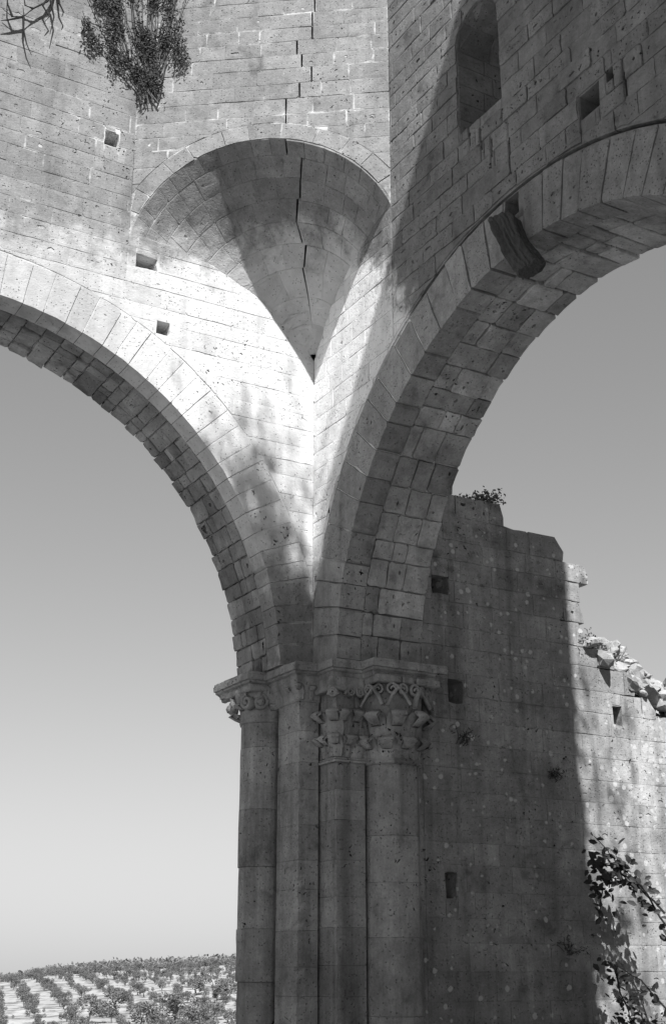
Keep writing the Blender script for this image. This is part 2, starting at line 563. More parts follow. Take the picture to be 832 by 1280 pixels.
def plate(name, outer, holes, S, w0, w1, mat, parent, through=(), cap=True):
    """Solid wall body: front face at w0 with openings, back face at w1. holes = [(polygon, depth or None)]."""
    V, Fc = [], []
    loops = [outer] + [h[0] for h in holes]
    allp = [p for lp in loops for p in lp]
    front = len(V)
    V += [S(p[0], p[1], w0) for p in allp]
    for t in tessellate_polygon([[Vector((p[0], p[1], 0)) for p in lp] for lp in loops]):
        Fc.append(tuple(front + i for i in t))
    thr = [outer] + [h[0] for h in holes if h[1] is None]
    back = len(V)
    V += [S(p[0], p[1], w1) for lp in thr for p in lp]
    for t in tessellate_polygon([[Vector((p[0], p[1], 0)) for p in lp] for lp in thr]):
        Fc.append(tuple(back + i for i in t))
    fo, bo = front, back
    for li, lp in enumerate(loops):
        k = len(lp)
        if li == 0 or holes[li - 1][1] is None:
            for j in range(k):
                Fc.append((fo + j, fo + (j + 1) % k, bo + (j + 1) % k, bo + j))
            bo += k
        else:
            b2 = len(V)
            V += [S(p[0], p[1], w0 - holes[li - 1][1]) for p in lp]
            for j in range(k):
                Fc.append((fo + j, fo + (j + 1) % k, b2 + (j + 1) % k, b2 + j))
            Fc.append(tuple(range(b2, b2 + k)))
        fo += k
    return link(name, mesh(name, V, Fc, 0.5, [0.0] * len(V)), mat, parent)

def rect(r):
    return [(r[0], r[1]), (r[2], r[1]), (r[2], r[3]), (r[0], r[3])]

def rough_rect(r, rnd=RND, j=0.012):
    u0, v0, u1, v1 = r
    p = []
    for a, b in (((u0, v0), (u1, v0)), ((u1, v0), (u1, v1)), ((u1, v1), (u0, v1)), ((u0, v1), (u0, v0))):
        for t in (0, 0.5):
            p.append((a[0] + (b[0] - a[0]) * t + rnd.uniform(-j, j), a[1] + (b[1] - a[1]) * t + rnd.uniform(-j, j)))
    return p

# ------------------------------------------------------------------ ground and far hillside
FWD = np.array([math.cos(_a), math.sin(_a)])
def smooth(a, b, x):
    t = min(1.0, max(0.0, (x - a) / (b - a)))
    return t * t * (3 - 2 * t)
def ground_z(x, y):
    d = np.array([x - CAM[0], y - CAM[1]])
    f, s = d @ FWD, d @ np.array([RT[0], RT[1]])
    r = math.hypot(*d)
    if f < 0:
        return -0.02 * max(0, r - 40) if r > 40 else 0.0
    w = smooth(20, 60, f)
    z = -9.5 * smooth(28, 130, f)
    z += (14.0 + 0.05 * max(-80, min(30, s)) - 0.0) * smooth(150, 470, f)
    z -= 0.15 * max(0.0, -84 - s) * smooth(150, 470, f) * (1 if s > -160 else 160.0 / -s)
    z -= 6.0 * smooth(500, 900, f)
    z += 0.5 * w * noise.noise(Vector((x * 0.02, y * 0.02, 0.3)))
    return z * 1.0

n = NT('pale_tilled_soil')
s1, s2 = n.noise(0.05, 5, 0.6), n.noise(1.2, 6, 0.7)
dv = n.new('ShaderNodeVectorMath', operation='DISTANCE')
n.link(n.pos, dv.inputs[0]); dv.inputs[1].default_value = (CAM[0], CAM[1], 0)
field = n.ramp(n.math('ADD', dv.outputs['Value'], n.math('MULTIPLY', s1, 60.0)), 150, 230)
alb_ = n.mix(field, 0.19, n.math('MULTIPLY', n.math('MULTIPLY_ADD', s1, 0.26, 0.17), n.ramp(n.noise(0.22, 4, 0.7), 0.40, 0.52, 0.45, 1.0)))
M['soil'] = n.finish(n.math('MULTIPLY', alb_, n.math('MULTIPLY_ADD', s2, 0.6, 0.7)), 0.97, s2, 0.05, 0.6)
gv, gf = [], []
rads = [0, 3, 6, 10, 15, 20, 26, 32, 40, 50, 62, 76, 92, 110, 130, 150, 172, 196, 222, 250, 280, 312, 346, 382, 420, 460, 500, 560, 650, 800, 1000, 1400, 2200, 4000]
NA = 120
for r in rads:
    for k in range(NA):
        t = 2 * math.pi * k / NA
        x, y = CAM[0] + r * math.cos(t), CAM[1] + r * math.sin(t)
        gv.append((x, y, ground_z(x, y) if r > 0 else 0.0))
for i in range(len(rads) - 1):
    for k in range(NA):
        gf.append((i * NA + k, i * NA + (k + 1) % NA, (i + 1) * NA + (k + 1) % NA, (i + 1) * NA + k))
g = link('ground', mesh('ground', gv, gf, smooth=True), M['soil'])
g['kind'] = 'structure'
g['label'] = 'pale tilled soil falling to a valley and rising to the olive hillside'

# ------------------------------------------------------------------ the crossing: shared measures (metres)
ZI = 4.78                                  # top of the impost
NC, NR, NZ, NE, NT_ = 4.18, 3.77, 4.66, 0.53, 1.12   # left (north) arch: centre, radius, springing, ring, thickness
EC, ER, EZ, EE, ET = 4.02, 3.49, 4.58, 0.62, 1.09    # right (east) arch
QA, QB, QZ = 2.43, 1.78, 8.58              # squinch: where it meets the two walls, apex height
QW = math.hypot(QA, QB)
QC, QCZ, QR = 1.546, 9.165, 1.606          # squinch arch circle on the diagonal face
DEX = np.array([QA, -QB, 0]) / QW
DNR = np.array([QB, QA, 0]) / QW
DO = np.array([-QA, 0, 0])
APEX = np.array([0, 0, QZ])
SZ = QCZ + math.sqrt(QR ** 2 - QC ** 2)    # springing height of the squinch arch
TOP = 13.5
SIDE = 8.1

BULGE = 0.75
def squinch_edge(k, left):
    """Height at which the flaring squinch meets the left or right wall, k = share of the way from the corner."""
    k = min(1.0, max(0.0, k))
    hA = float((-DO) @ DNR); uA = float((-DO) @ DEX)
    d = (1 - k) * hA
    u = d * QA / QB if left else QW - d * QB / QA
    uc, zc = uA + (QC - uA) * k, QZ + (QCZ - QZ) * k
    return zc + math.sqrt(max(0.0, (QR * k ** BULGE) ** 2 - (u - uc) ** 2))
def S_north(u, v, w): return (u, -w, v)
def S_east(u, v, w): return (-w, -u, v)
def S_diag(u, v, w):
    p = DO + DEX * u - DNR * w
    return (p[0], p[1], v)
def S_nring(u, v, w):      # u = arc length on the intrados, v = radius
    t = u / NR
    return (-NC + v * math.cos(t), -w, NZ + v * math.sin(t))
def S_ering(u, v, w):
    t = u / ER
    return (-w, -EC + v * math.cos(t), EZ + v * math.sin(t))
def S_nsof(u, v, w):       # v = depth into the wall
    t = u / NR
    return (-NC + (NR - w) * math.cos(t), v, NZ + (NR - w) * math.sin(t))
def S_esof(u, v, w):
    t = u / ER
    return (v, -EC + (ER - w) * math.cos(t), EZ + (ER - w) * math.sin(t))
def S_dring(u, v, w):
    t = u / QR
    return S_diag(QC - v * math.cos(t), QCZ + v * math.sin(t), w)
def arc_point(t):
    p = DO + DEX * (QC - QR * math.cos(t))
    return np.array([p[0], p[1], QCZ + QR * math.sin(t)])
def S_cone(u, v, w):       # u = arc length on the front arch, v = distance share from the apex
    t = u / QR
    k = v / 2.2
    axis = DO + DEX * QC + np.array([0, 0, QCZ])
    c = APEX + (axis - APEX) * k
    p = c + (arc_point(t) - axis) * k ** BULGE
    d = c - p
    d /= max(1e-6, np.linalg.norm(d))
    q = p + d * w
    return (q[0], q[1], q[2])

def arc_pts(cx, cz, R, t0, t1, k):
    return [(cx + R * math.cos(t0 + (t1 - t0) * i / k), cz + R * math.sin(t0 + (t1 - t0) * i / k)) for i in range(k + 1)]

# ------------------------------------------------------------------ left wall of the crossing with its arch
north = thing('crossing_wall', 'pale sunlit ashlar wall with wide round arch at left of the corner', 'wall')
RN = random.Random(21)
N_HOLES = [(-2.80, 10.69, -2.63, 10.89), (-2.33, 9.21, -2.07, 9.38), (-2.04, 8.43, -1.88, 8.59)]
nt0 = math.asin((ZI - NZ) / (NR + 0.02))
outline = [(0.4, ZI), (0.4, QZ - 0.02), (0, QZ)] + [(-QA * k / 12, squinch_edge(k / 12, True)) for k in range(1, 13)] + [(-QA, TOP), (-SIDE - 1.2, TOP), (-SIDE - 1.2, 0), (-2 * NC + 0.41, 0)] + \
          [p for p in arc_pts(-NC, NZ, NR + 0.05, math.pi - nt0, nt0, 48)]
plate('wall_core', outline, [(rough_rect(h, RN), 0.85) for h in N_HOLES], S_north, -0.004, -NT_, M['north'], north)
nb = Bag()
for r in courses(-5.6, 0, ZI, TOP, 0.18, 0.25, 0.30, 0.62, RN):
    if r[2] < -5.4:
        continue
    parts = [r]
    for h in N_HOLES:
        parts = [q for p in parts for q in rect_minus(p, h)]
    for q in parts:
        pl = clip_circle(rect(q), -NC, NZ, NR + NE + 0.006)
        if pl:
            # below the line of the squinch, or left of the diagonal face
            if max(p[0] for p in pl) > -QA:
                lo = clip_half(pl, 1, 0, QA)
                if lo:
                    ua, ub = min(p[0] for p in lo), max(p[0] for p in lo)
                    za, zb = squinch_edge(-ua / QA, True), squinch_edge(-ub / QA, True)
                    k = (zb - za) / max(1e-6, ub - ua)
                    lo = clip_half(lo, k, -1, za - k * ua)
                    stone(lo, S_north, north, M['north'], bucket=nb, pits=1.0, rnd=RN, gap=RN.choice((0.0003,0.0003,0.0005,0.0008,0.003)))
                pl = clip_half(pl, -1, 0, -QA)
            if pl:
                stone(pl, S_north, north, M['north'], bucket=nb, pits=1.0, rnd=RN, gap=RN.choice((0.0003,0.0003,0.0005,0.0008,0.003)))
# voussoirs of the arch ring and stones of its soffit
s = nt0 * NR
while s < NR * math.radians(118):
    l = RN.uniform(0.17, 0.27)
    e = NE + RN.uniform(-0.014, 0.0)
    t0, t1 = s / NR, (s + l) / NR
    def lim(t):
        return min(NR + e, (NC - 0.004) / max(0.2, math.cos(t)))
    if lim(t0) - NR > 0.06:
        stone([(s, NR), (s + l, NR), (s + l, lim(t1)), (s, lim(t0))], S_nring, north, M['north'], 'voussoir', depth=0.30,
              gap=0.003, bucket=nb, rnd=RN, pits=0.5, chip=0.1, proud=RN.uniform(0.0, 0.008))
    s += l
s = nt0 * NR
while s < NR * math.radians(118):
    l = RN.uniform(0.13, 0.26)
    cuts = [0.305, RN.uniform(0.46, 0.56), RN.uniform(0.64, 0.76), RN.uniform(0.84, 0.98), NT_]
    if RN.random() < 0.5:
        cuts.pop(RN.choice((1, 2, 3)))
    for a, b in zip(cuts, cuts[1:]):
        stone([(s, a), (s + l, a), (s + l, b), (s, b)], S_nsof, north, M['soffit_dark'], 'soffit_stone', depth=0.09, gap=RN.choice((0.001, 0.0015, 0.004)),
              bev=0.008, rough=0.006, proud=RN.uniform(-0.022, 0.004), bucket=nb, rnd=RN, pits=1.4, tilt=0.05, chip=0.5)
    s += l
if nb.v:
    nb.build('outer_stonework', M['north'], north)['kind'] = 'stuff'

# ------------------------------------------------------------------ right wall of the crossing with its arch and window
east = thing('crossing_wall', 'shaded ashlar wall with wide round arch and small window at right of the corner', 'wall')
RE_ = random.Random(35)
WIN = (3.10, 9.86, 3.83, 10.95)            # u0, sill, u1, springing
WC, WR = (WIN[0] + WIN[2]) / 2, (WIN[2] - WIN[0]) / 2
E_HOLES = [(4.94, 8.86, 5.20, 9.12)]
R_HOLE = (3.79, 8.44, 4.01, 8.68)
win_poly = [(WIN[0], WIN[1]), (WIN[2], WIN[1])] + arc_pts(WC, WIN[3], WR, 0, math.pi, 12)
# stepped open joints above the arch crown
E_CRACKS = [(3.27, 9.63, 3.295, 9.80), (3.46, 9.46, 3.485, 9.72), (3.62, 9.28, 3.645, 9.50), (3.90, 9.14, 3.925, 9.34), (5.30, 9.02, 5.40, 9.16), (5.52, 8.74, 5.545, 9.0)]
et0 = math.asin((ZI - EZ) / (ER + 0.02))
def e_back(u, v, w): return S_east(u, v, w)
EB = ER + EE
ec0 = math.acos(min(1, EC / (EB + 0.03)))
# wall body above the ring, and ring body, kept apart by the open crack along the extrados
tc0 = math.pi - math.acos(EC / (EB + 0.032))
outline = [(0, EZ + (EB + 0.032) * math.sin(tc0)), (0, QZ), (QB, SZ), (QB, TOP), (SIDE + 1.2, TOP), (SIDE + 1.2, 0)]
re_ = arc_pts(EC, EZ, EB + 0.032, math.acos((SIDE + 1.19 - EC) / (EB + 0.032)) if (SIDE + 1.19 - EC) < EB else 0.0, tc0, 44)
outline = [(0, EZ + (EB + 0.032) * math.sin(tc0)), (0, QZ)] + [(QB * k / 12, squinch_edge(k / 12, False)) for k in range(1, 13)] + \
          [(QB, TOP), (6.7, TOP), (6.7, 11.3), (SIDE + 1.2, 11.3), (SIDE + 1.2, EZ)] + re_
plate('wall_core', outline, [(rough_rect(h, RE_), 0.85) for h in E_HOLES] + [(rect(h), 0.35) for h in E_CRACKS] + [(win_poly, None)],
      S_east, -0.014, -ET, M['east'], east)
ring_in = arc_pts(EC, EZ, ER + 0.05, math.pi - et0, 0.0, 44)
ring_out = arc_pts(EC, EZ, EB - 0.008, 0.0, tc0 - 0.01, 44)
ring = ring_in + ring_out + [(0.0, EZ + (EB) * math.sin(tc0) - 0.03), (0.0, ZI)]
plate('arch_core', ring, [(rough_rect(R_HOLE, RE_), 0.4)], S_east, -0.014, -ET, M['east'], east)
# back wall of the open crack
V, Fc = [], []
for i, (a, b) in enumerate(zip(arc_pts(EC, EZ, EB - 0.2, 0.2, math.pi - 0.2, 40), arc_pts(EC, EZ, EB + 0.3, 0.2, math.pi - 0.2, 40))):
    V += [S_east(a[0], a[1], -0.4), S_east(b[0], b[1], -0.4)]
    if i:
        k = 2 * i
        Fc.append((k - 2, k, k + 1, k - 1))
link('crack_fill', mesh('crack_fill', V, Fc), M['core'], east)
eb = Bag()
for r in courses(0, 7.4, ZI, TOP, 0.18, 0.25, 0.28, 0.55, RE_):
    if r[2] > 6.7 and r[3] > 11.3:
        continue
    parts = [r]
    for h in E_HOLES + E_CRACKS + [WIN]:
        parts = [q for p in parts for q in rect_minus(p, h)]
    for q in parts:
        pl = clip_circle(rect(q), EC, EZ, EB + RE_.choice((0.012, 0.02, 0.03, 0.045, 0.06)))
        if pl and q[3] > WIN[3] and q[0] < WIN[2] and q[2] > WIN[0]:
            pl = clip_circle(pl, WC, WIN[3], WR)
        if not pl:
            continue
        if min(p[0] for p in pl) < QB:
            lo = clip_half(pl, -1, 0, QB)
            if lo:
                ua, ub = min(p[0] for p in lo), max(p[0] for p in lo)
                za, zb = squinch_edge(ua / QB, False), squinch_edge(ub / QB, False)
                k = (zb - za) / max(1e-6, ub - ua)
                lo = clip_half(lo, k, -1, za - k * ua)
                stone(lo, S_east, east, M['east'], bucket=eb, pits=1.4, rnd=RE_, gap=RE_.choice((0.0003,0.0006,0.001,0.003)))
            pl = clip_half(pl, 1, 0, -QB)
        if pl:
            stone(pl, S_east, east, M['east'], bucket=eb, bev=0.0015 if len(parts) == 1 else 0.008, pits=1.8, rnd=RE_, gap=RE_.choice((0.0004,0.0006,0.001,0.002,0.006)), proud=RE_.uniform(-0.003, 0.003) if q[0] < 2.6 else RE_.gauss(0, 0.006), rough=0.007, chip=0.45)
# window reveal: courses on the far jamb, and the arch stones above it
def S_jamb(u, v, w): return (u, -WIN[0] - w, v)
for r in courses(0.02, ET, WIN[1], WIN[3], 0.19, 0.26, 0.25, 0.5, RE_):
    stone(rect(r), S_jamb, east, M['east'], 'reveal_stone', depth=0.03, rnd=RE_, pits=0.5, proud=0.008)
def S_warch(u, v, w):
    t = u / WR
    return (v, -WC + (WR - w) * math.cos(t), WIN[3] + (WR - w) * math.sin(t))
for a, b, c in ((0, 0.32, 0.45), (0.32, 0.70, 0.6), (0.70, 1.13, 0.38)):
    stone([(a, 0.02), (b, 0.02), (b, c), (a, c)], S_warch, east, M['east'], 'reveal_stone', depth=0.03, rnd=RE_, pits=0.3, proud=0.006)
    stone([(a, c), (b, c), (b, ET), (a, ET)], S_warch, east, M['east'], 'reveal_stone', depth=0.03, rnd=RE_, pits=0.3, proud=0.006)
s = et0 * ER
while s < ER * math.radians(138):
    l = RE_.uniform(0.22, 0.36)
    e = EE + RE_.uniform(-0.035, 0.0)
    t0, t1 = s / ER, (s + l) / ER
    def lim(t):
        return min(ER + e, (EC - 0.004) / max(0.2, math.cos(t)))
    pl = [(s, ER), (s + l, ER), (s + l, lim(t1)), (s, lim(t0))]
    tm = (t0 + t1) / 2
    um, vm = EC - ER * math.cos(tm), 0
    hole_here = EC - (ER + 0.4) * math.cos(t0) < R_HOLE[2] and EC - (ER + 0.4) * math.cos(t1) > R_HOLE[0]
    if hole_here:
        pl = [(s, ER), (s + l, ER), (s + l, ER + 0.30), (s, ER + 0.30)]
    if lim(t0) - ER > 0.06:
        stone(pl, S_ering, east, M['ering'], 'voussoir', depth=0.30, gap=0.004, bucket=eb, rnd=RE_, pits=0.9, chip=0.5,
              proud=RE_.uniform(-0.006, 0.012), rough=0.006)
    s += l
s = et0 * ER
while s < ER * math.radians(138):
    l = RE_.uniform(0.17, 0.38)
    cuts = [0.305, RE_.uniform(0.44, 0.64), RE_.uniform(0.72, 0.92), ET]
    if RE_.random() < 0.35:
        cuts.pop(RE_.choice((1, 2)))
    for a, b in zip(cuts, cuts[1:]):
        stone([(s, a), (s + l, a), (s + l, b), (s, b)], S_esof, east, M['soffit'], 'soffit_stone', depth=0.07, gap=RE_.choice((0.001, 0.002, 0.005)),
              bev=0.007, rough=0.007, proud=RE_.uniform(-0.016, 0.006), bucket=eb, rnd=RE_, pits=1.2, tilt=0.03, chip=0.6)
    s += l
if eb.v:
    eb.build('outer_stonework', M['east'], east)['kind'] = 'stuff'

# ------------------------------------------------------------------ diagonal wall above the squinch
drum = thing('squinch_wall', 'grey diagonal wall carried on a conical squinch across the corner', 'wall')
RD = random.Random(5)
def diag_uz(x, y):
    r = FW * F_PX + RT * (x - 416) + UP * (640 - y)
    nn = np.array([1 / QA, 1 / QB, 0])
    t = (-1 - nn @ CAM) / (nn @ r)
    q = CAM + r * t
    return (q - DO) @ DEX, q[2]
# stepped crack from the crown of the squinch up to the top
crack_px = [(357, 150), (374, 112), (389, 91), (377, 72), (371, 52), (390, 32), (393, 10), (396, -20), (390, -45), (398, -80)]
crack = []
zc = QCZ + QR + 0.22
rows_d = []
bk = {}
v = SZ - 0.2
hs = []
while v < TOP:
    h = RD.uniform(0.185, 0.225)
    hs.append((v, min(TOP, v + h)))
    v += h
crk = {}
seq = [diag_uz(x, y) for x, y in crack_px]
for (a, b) in hs:
    m_ = (a + b) / 2
    near = min(seq, key=lambda q: abs(q[1] - m_))
    if m_ > QCZ + QR + 0.2:
        crk[a] = (near[0] - 0.011, a - 0.004, near[0] + 0.011, b + 0.004)
c2 = [diag_uz(x, y) for x, y in ((358, 131), (354, 175))]
d_holes = list(crk.values())
t0_ = math.asin((SZ - QCZ) / QR)
outline = [(0, SZ)] + [(0, TOP), (QW, TOP), (QW, SZ)] + arc_pts(QC, QCZ, QR + 0.01, t0_, math.pi - t0_, 30)
plate('wall_core', outline, [(rect((h[0], h[1] + 0.006, h[2], h[3] - 0.006)), 0.3) for h in d_holes], S_diag, -0.004, -0.5, M['drum'], drum)
dbk = Bag()
QE = 0.215
for (a, b) in hs:
    must = []
    js = [0.0]
    lims = sorted(([(crk[a][0] + crk[a][2]) / 2] if a in crk else []) + [QW])
    for stop in lims:
        u = js[-1]
        while True:
            l = RD.uniform(0.24, 0.50)
            if u + l > stop - 0.14:
                js.append(stop); break
            u += l; js.append(u)
    for x0, x1 in zip(js, js[1:]):
        pl = clip_circle(rect((x0, a, x1, b)), QC, QCZ, QR + QE + 0.006)
        if not pl:
            continue
        g0 = 0.004
        if a in crk:
            cm = (crk[a][0] + crk[a][2]) / 2
            if abs(x0 - cm) < 1e-6:
                pl = clip_half(pl, 1, 0, -(cm + 0.013))
            if abs(x1 - cm) < 1e-6:
                pl = clip_half(pl, -1, 0, cm - 0.009)
        stone(pl, S_diag, drum, M['drum'], bucket=dbk, rnd=RD, pits=0.9, gap=RD.choice((0.0003, 0.0004, 0.0006, 0.002)), bev=0.001, proud=RD.uniform(-0.003, 0.003), tilt=0.006)
s = QR * 0.30
while s < QR * (math.pi - 0.30):
    l = RD.uniform(0.22, 0.42)
    l = min(l, QR * (math.pi - 0.28) - s)
    if l < 0.08:
        break
    pl = [(s, QR), (s + l, QR), (s + l, QR + QE), (s, QR + QE)]
    def lim(t):
        r_ = QR + QE
        if math.cos(t) > 0:
            r_ = min(r_, (QC - 0.003) / math.cos(t))
        else:
            r_ = min(r_, (QW - QC - 0.003) / -math.cos(t))
        return r_
    pl = [(s, QR), (s + l, QR), (s + l, lim((s + l) / QR)), (s, lim(s / QR))]
    if min(pl[2][1], pl[3][1]) - QR > 0.03:
        stone(pl, S_dring, drum, M['drum'], 'voussoir', depth=0.10, rnd=RD, pits=0.3, gap=0.0025, chip=0.05, bucket=dbk, proud=RD.uniform(0.002, 0.006))
    s += l
# conical squinch: rings of stones narrowing to the apex, split by a long open crack
tA, tB = math.asin((SZ - QCZ) / QR), math.pi - math.asin((SZ - QCZ) / QR)
def cone_uv(px, py):
    best = None
    for i in range(121):
        for j in range(60):
            u, v = QR * (tA + (tB - tA) * (0.40 + 0.35 * i / 120)), 0.05 + 2.15 * j / 59
            q = proj(S_cone(u, v, 0))
            d = (q[0] - px) ** 2 + (q[1] - py) ** 2
            if best is None or d < best[0]:
                best = (d, u, v)
    return best[1], best[2]
cpts = [cone_uv(*c) for c in ((358, 178), (359, 193), (376, 195), (374, 250), (372, 303), (380, 306), (378, 335), (385, 372))]
cpts[0] = (cpts[0][0], 2.2)
csegs = [(cpts[0], cpts[1]), ((cpts[2][0], cpts[1][1]), cpts[3]), (cpts[3], cpts[4]), ((cpts[5][0], cpts[4][1]), cpts[6]), (cpts[6], cpts[7]), (cpts[7], (cpts[7][0] + 0.03, 0.02))]
def crack_u(v, upper):
    for (u1, v1), (u0, v0) in csegs:
        if (v0 <= v < v1) if upper else (v0 < v <= v1):
            return u0 + (u1 - u0) * (v - v0) / max(1e-6, v1 - v0)
    return csegs[0][0][0] if v > 1 else csegs[-1][1][0]
stops = sorted({2.2, 0.02} | {round(sg[1][1], 4) for sg in csegs[:-1]})
rings = [0.03]
for a, b in zip(stops, stops[1:]):
    k = max(1, int(round((b - a) / 0.28)))
    for i in range(1, k + 1):
        rings.append(a + (b - a) * i / k)
rings[-1] = 2.196
jog = {v: (RD.uniform(-0.022, 0.022) * 2.2 / max(v, 0.6) if 0.7 < v < 1.85 else 0.0) for v in rings}
def crack_half(v):
    return (0.006 + 0.005 * abs(math.sin(v * 7.3))) * 2.2 / max(v, 0.6) * smooth(0.25, 0.8, v) + 0.0005
for side in (0, 1):
    V, Fc = [], []
    nu = 20
    rows = 0
    for v0, v1 in zip(rings, rings[1:]):
        for vv, upper in ((v0 + 1e-5, True), (v1 - 1e-5, False)):
            half = crack_half(vv)
            c = crack_u(vv, upper) + jog[v0]
            a, b = (tA * QR, c - half) if side == 0 else (c + half, tB * QR)
            V += [S_cone(a + (b - a) * i / nu, vv, -0.008) for i in range(nu + 1)]
        k0 = rows * (nu + 1)
        for i in range(nu):
            Fc.append((k0 + i, k0 + i + 1, k0 + nu + 2 + i, k0 + nu + 1 + i))
        rows += 2
    link('cone_core', mesh('cone_core', V, Fc, 0.5, [0.0] * len(V)), M['cone'], drum)
    for v0, v1 in zip(rings, rings[1:]):
        vm = (v0 + v1) / 2
        h0, h1 = crack_half(v0), crack_half(v1)
        c0, c1 = crack_u(v0 + 1e-5, True) + jog[v0], crack_u(v1 - 1e-5, False) + jog[v0]
        if side == 0:
            e0, e1, f0, f1 = tA * QR, tA * QR, c0 - h0, c1 - h1
        else:
            e0, e1, f0, f1 = c0 + h0, c1 + h1, tB * QR, tB * QR
        lw = (f1 - e1) * vm / 2.2
        k = max(1, int(round(lw / RD.uniform(0.20, 0.30)))) if vm > 0.4 else 1
        fr = [0.0] + [(i + RD.uniform(-0.22, 0.22)) / k for i in range(1, k)] + [1.0]
        for x0, x1 in zip(fr, fr[1:]):
            nsub = max(1, int((x1 - x0) * (f1 - e1) / 0.35))
            lo = [(e0 + (f0 - e0) * (x0 + (x1 - x0) * i / nsub), v0) for i in range(nsub + 1)]
            hi = [(e1 + (f1 - e1) * (x1 - (x1 - x0) * i / nsub), v1) for i in range(nsub + 1)]
            stone(lo + hi, S_cone, drum, M['cone'], 'squinch_stone', depth=0.03, gap=0.0012, band=0.022, rnd=RD, pits=0.35,
                  proud=RD.uniform(-0.002, 0.002) + 0.016 * side * (vm > 0.9), bev=0.003, tilt=0.002, chip=0.1, rough=0.003)
if dbk.v:
    dbk.build('outer_stonework', M['drum'], drum)['kind'] = 'stuff'
# masonry filling the corner behind the squinch
bm_v = [(-QA - 0.3, 0.42, 4.8), (0.42, 0.42, 4.8), (0.42, -QB - 0.3, 4.8), (1.09, -QB - 0.3, 4.8), (1.09, 1.12, 4.8), (-QA - 0.3, 1.12, 4.8)]
k = len(bm_v)
V = [(x, y, 8.3) for x, y, z in bm_v] + [(x, y, TOP) for x, y, z in bm_v]
Fc = [tuple(range(k)), tuple(range(k, 2 * k))] + [(i, (i + 1) % k, k + (i + 1) % k, k + i) for i in range(k)]
link('corner_masonry', mesh('corner_masonry', V, Fc), M['core'], drum)

# ------------------------------------------------------------------ the upper tower and the two walls behind the viewpoint
tower = thing('tower_wall', 'tall roofless octagonal tower top and arched walls closing the crossing', 'wall')
RT_ = random.Random(3)
def slab(name, poly, z0, z1, mat, parent):
    k = len(poly)
    V = [(x, y, z0) for x, y in poly] + [(x, y, z1) for x, y in poly]
    Fc = [tuple(range(k)), tuple(range(k, 2 * k))] + [(i, (i + 1) % k, k + (i + 1) % k, k + i) for i in range(k)]
    return link(name, mesh(name, V, Fc, 0.5), mat, parent)
D = SIDE
DC = 2.1
# drum above the part in view
slab('drum_wall', [(-D + DC, 0), (-QA, 0), (-QA, 1.1), (-D + DC, 1.1)], TOP, 18.6, M['drum'], tower)
slab('drum_wall', [(-QA, 0), (0, -QB), (0.75, -QB), (0.75, 0.4), (0.2, 1.1), (-QA, 1.1)], TOP, 18.6, M['drum'], tower)
slab('drum_wall', [(0, -QB), (0, -D + DC), (1.09, -6.58), (1.09, -QB)], TOP + 0.001, 18.6, M['drum'], tower)
slab('drum_wall', [(0, -D + DC), (-DC, -D), (-1.5, -D - 1.1), (1.09, -6.58)], 11.3, 12.5, M['drum'], tower)
slab('drum_wall', [(-0.75, -D), (-2.85, -D), (-2.85, -D - 1.1), (-0.75, -D - 1.1)], 11.8, 19.35, M['drum'], tower)
slab('drum_wall', [(-2.85, -D), (-D + DC, -D), (-D + DC, -D - 1.1), (-2.85, -D - 1.1)], 11.8, 18.65, M['drum'], tower)
slab('drum_wall', [(-D + DC, -D), (-D, -D + DC), (-D - 1.1, -D + DC - 0.5), (-D + DC - 0.5, -D - 1.1)], 11.8, 18.0, M['drum'], tower)
def S_south(u, v, w): return (u, -D + w, v)
sa = [(-1.2, 0), (0.55, 0)] + arc_pts(D / 2, 4.7, 3.5, math.pi, 0, 30) + [(D - 0.55, 0), (D + 1.2, 0), (D + 1.2, 11.9), (-1.2, 11.9)]
plate('arched_wall', [(-u, v) for u, v in sa], [], S_south, 0.0, -1.1, M['drum'], tower)

# ------------------------------------------------------------------ compound pier: shafts, pilasters, capitals, impost
pier = thing('compound_pier', 'compound stone pier of clustered shafts with carved capitals under the arches', 'pier')
RP = random.Random(9)

def loft(plan, z0, z1, nz, parent, name, mat, amp=0.004, corner_w=None, chip=0.0, tone=None, rnd=RP, bev=0.006):
    """A block or drum from a plan outline, with worn edges."""
    k = len(plan)
    cx, cy = sum(p[0] for p in plan) / k, sum(p[1] for p in plan) / k
    V, E = [], []
    zs = [z0] + [z0 + 0.003 + (z1 - z0 - 0.006) * i / nz for i in range(nz + 1)] + [z1]
    seed = rnd.uniform(0, 50)
    for zi, z in enumerate(zs):
        f = bev if zi in (0, len(zs) - 1) else 0.0
        for i, (x, y) in enumerate(plan):
            dx, dy = cx - x, cy - y
            L = math.hypot(dx, dy) or 1
            w = corner_w[i] if corner_w else 0.0
            nn = noise.noise(Vector((x * 6 + seed, y * 6, z * 5)))
            c = max(0.0, noise.noise(Vector((x * 3, y * 3 + seed, z * 6.5))) - 0.02) * chip * w
            d = f + amp * nn + c
            V.append((x + dx / L * d, y + dy / L * d, z)); E.append(0.0 if f else 1.0)
    Fc = [tuple(range(k))[::-1], tuple(range((len(zs) - 1) * k, len(zs) * k))]
    for r in range(len(zs) - 1):
        for i in range(k):
            j = (i + 1) % k
            Fc.append((r * k + i, r * k + j, (r + 1) * k + j, (r + 1) * k + i))
    return link(name, mesh(name, V, Fc, rnd.uniform(0.2, 0.8) if tone is None else tone, E, smooth=False), mat, parent)

def circle_plan(cx, cy, r, k=30):
    return [(cx + r * math.cos(2 * math.pi * i / k), cy + r * math.sin(2 * math.pi * i / k)) for i in range(k)]

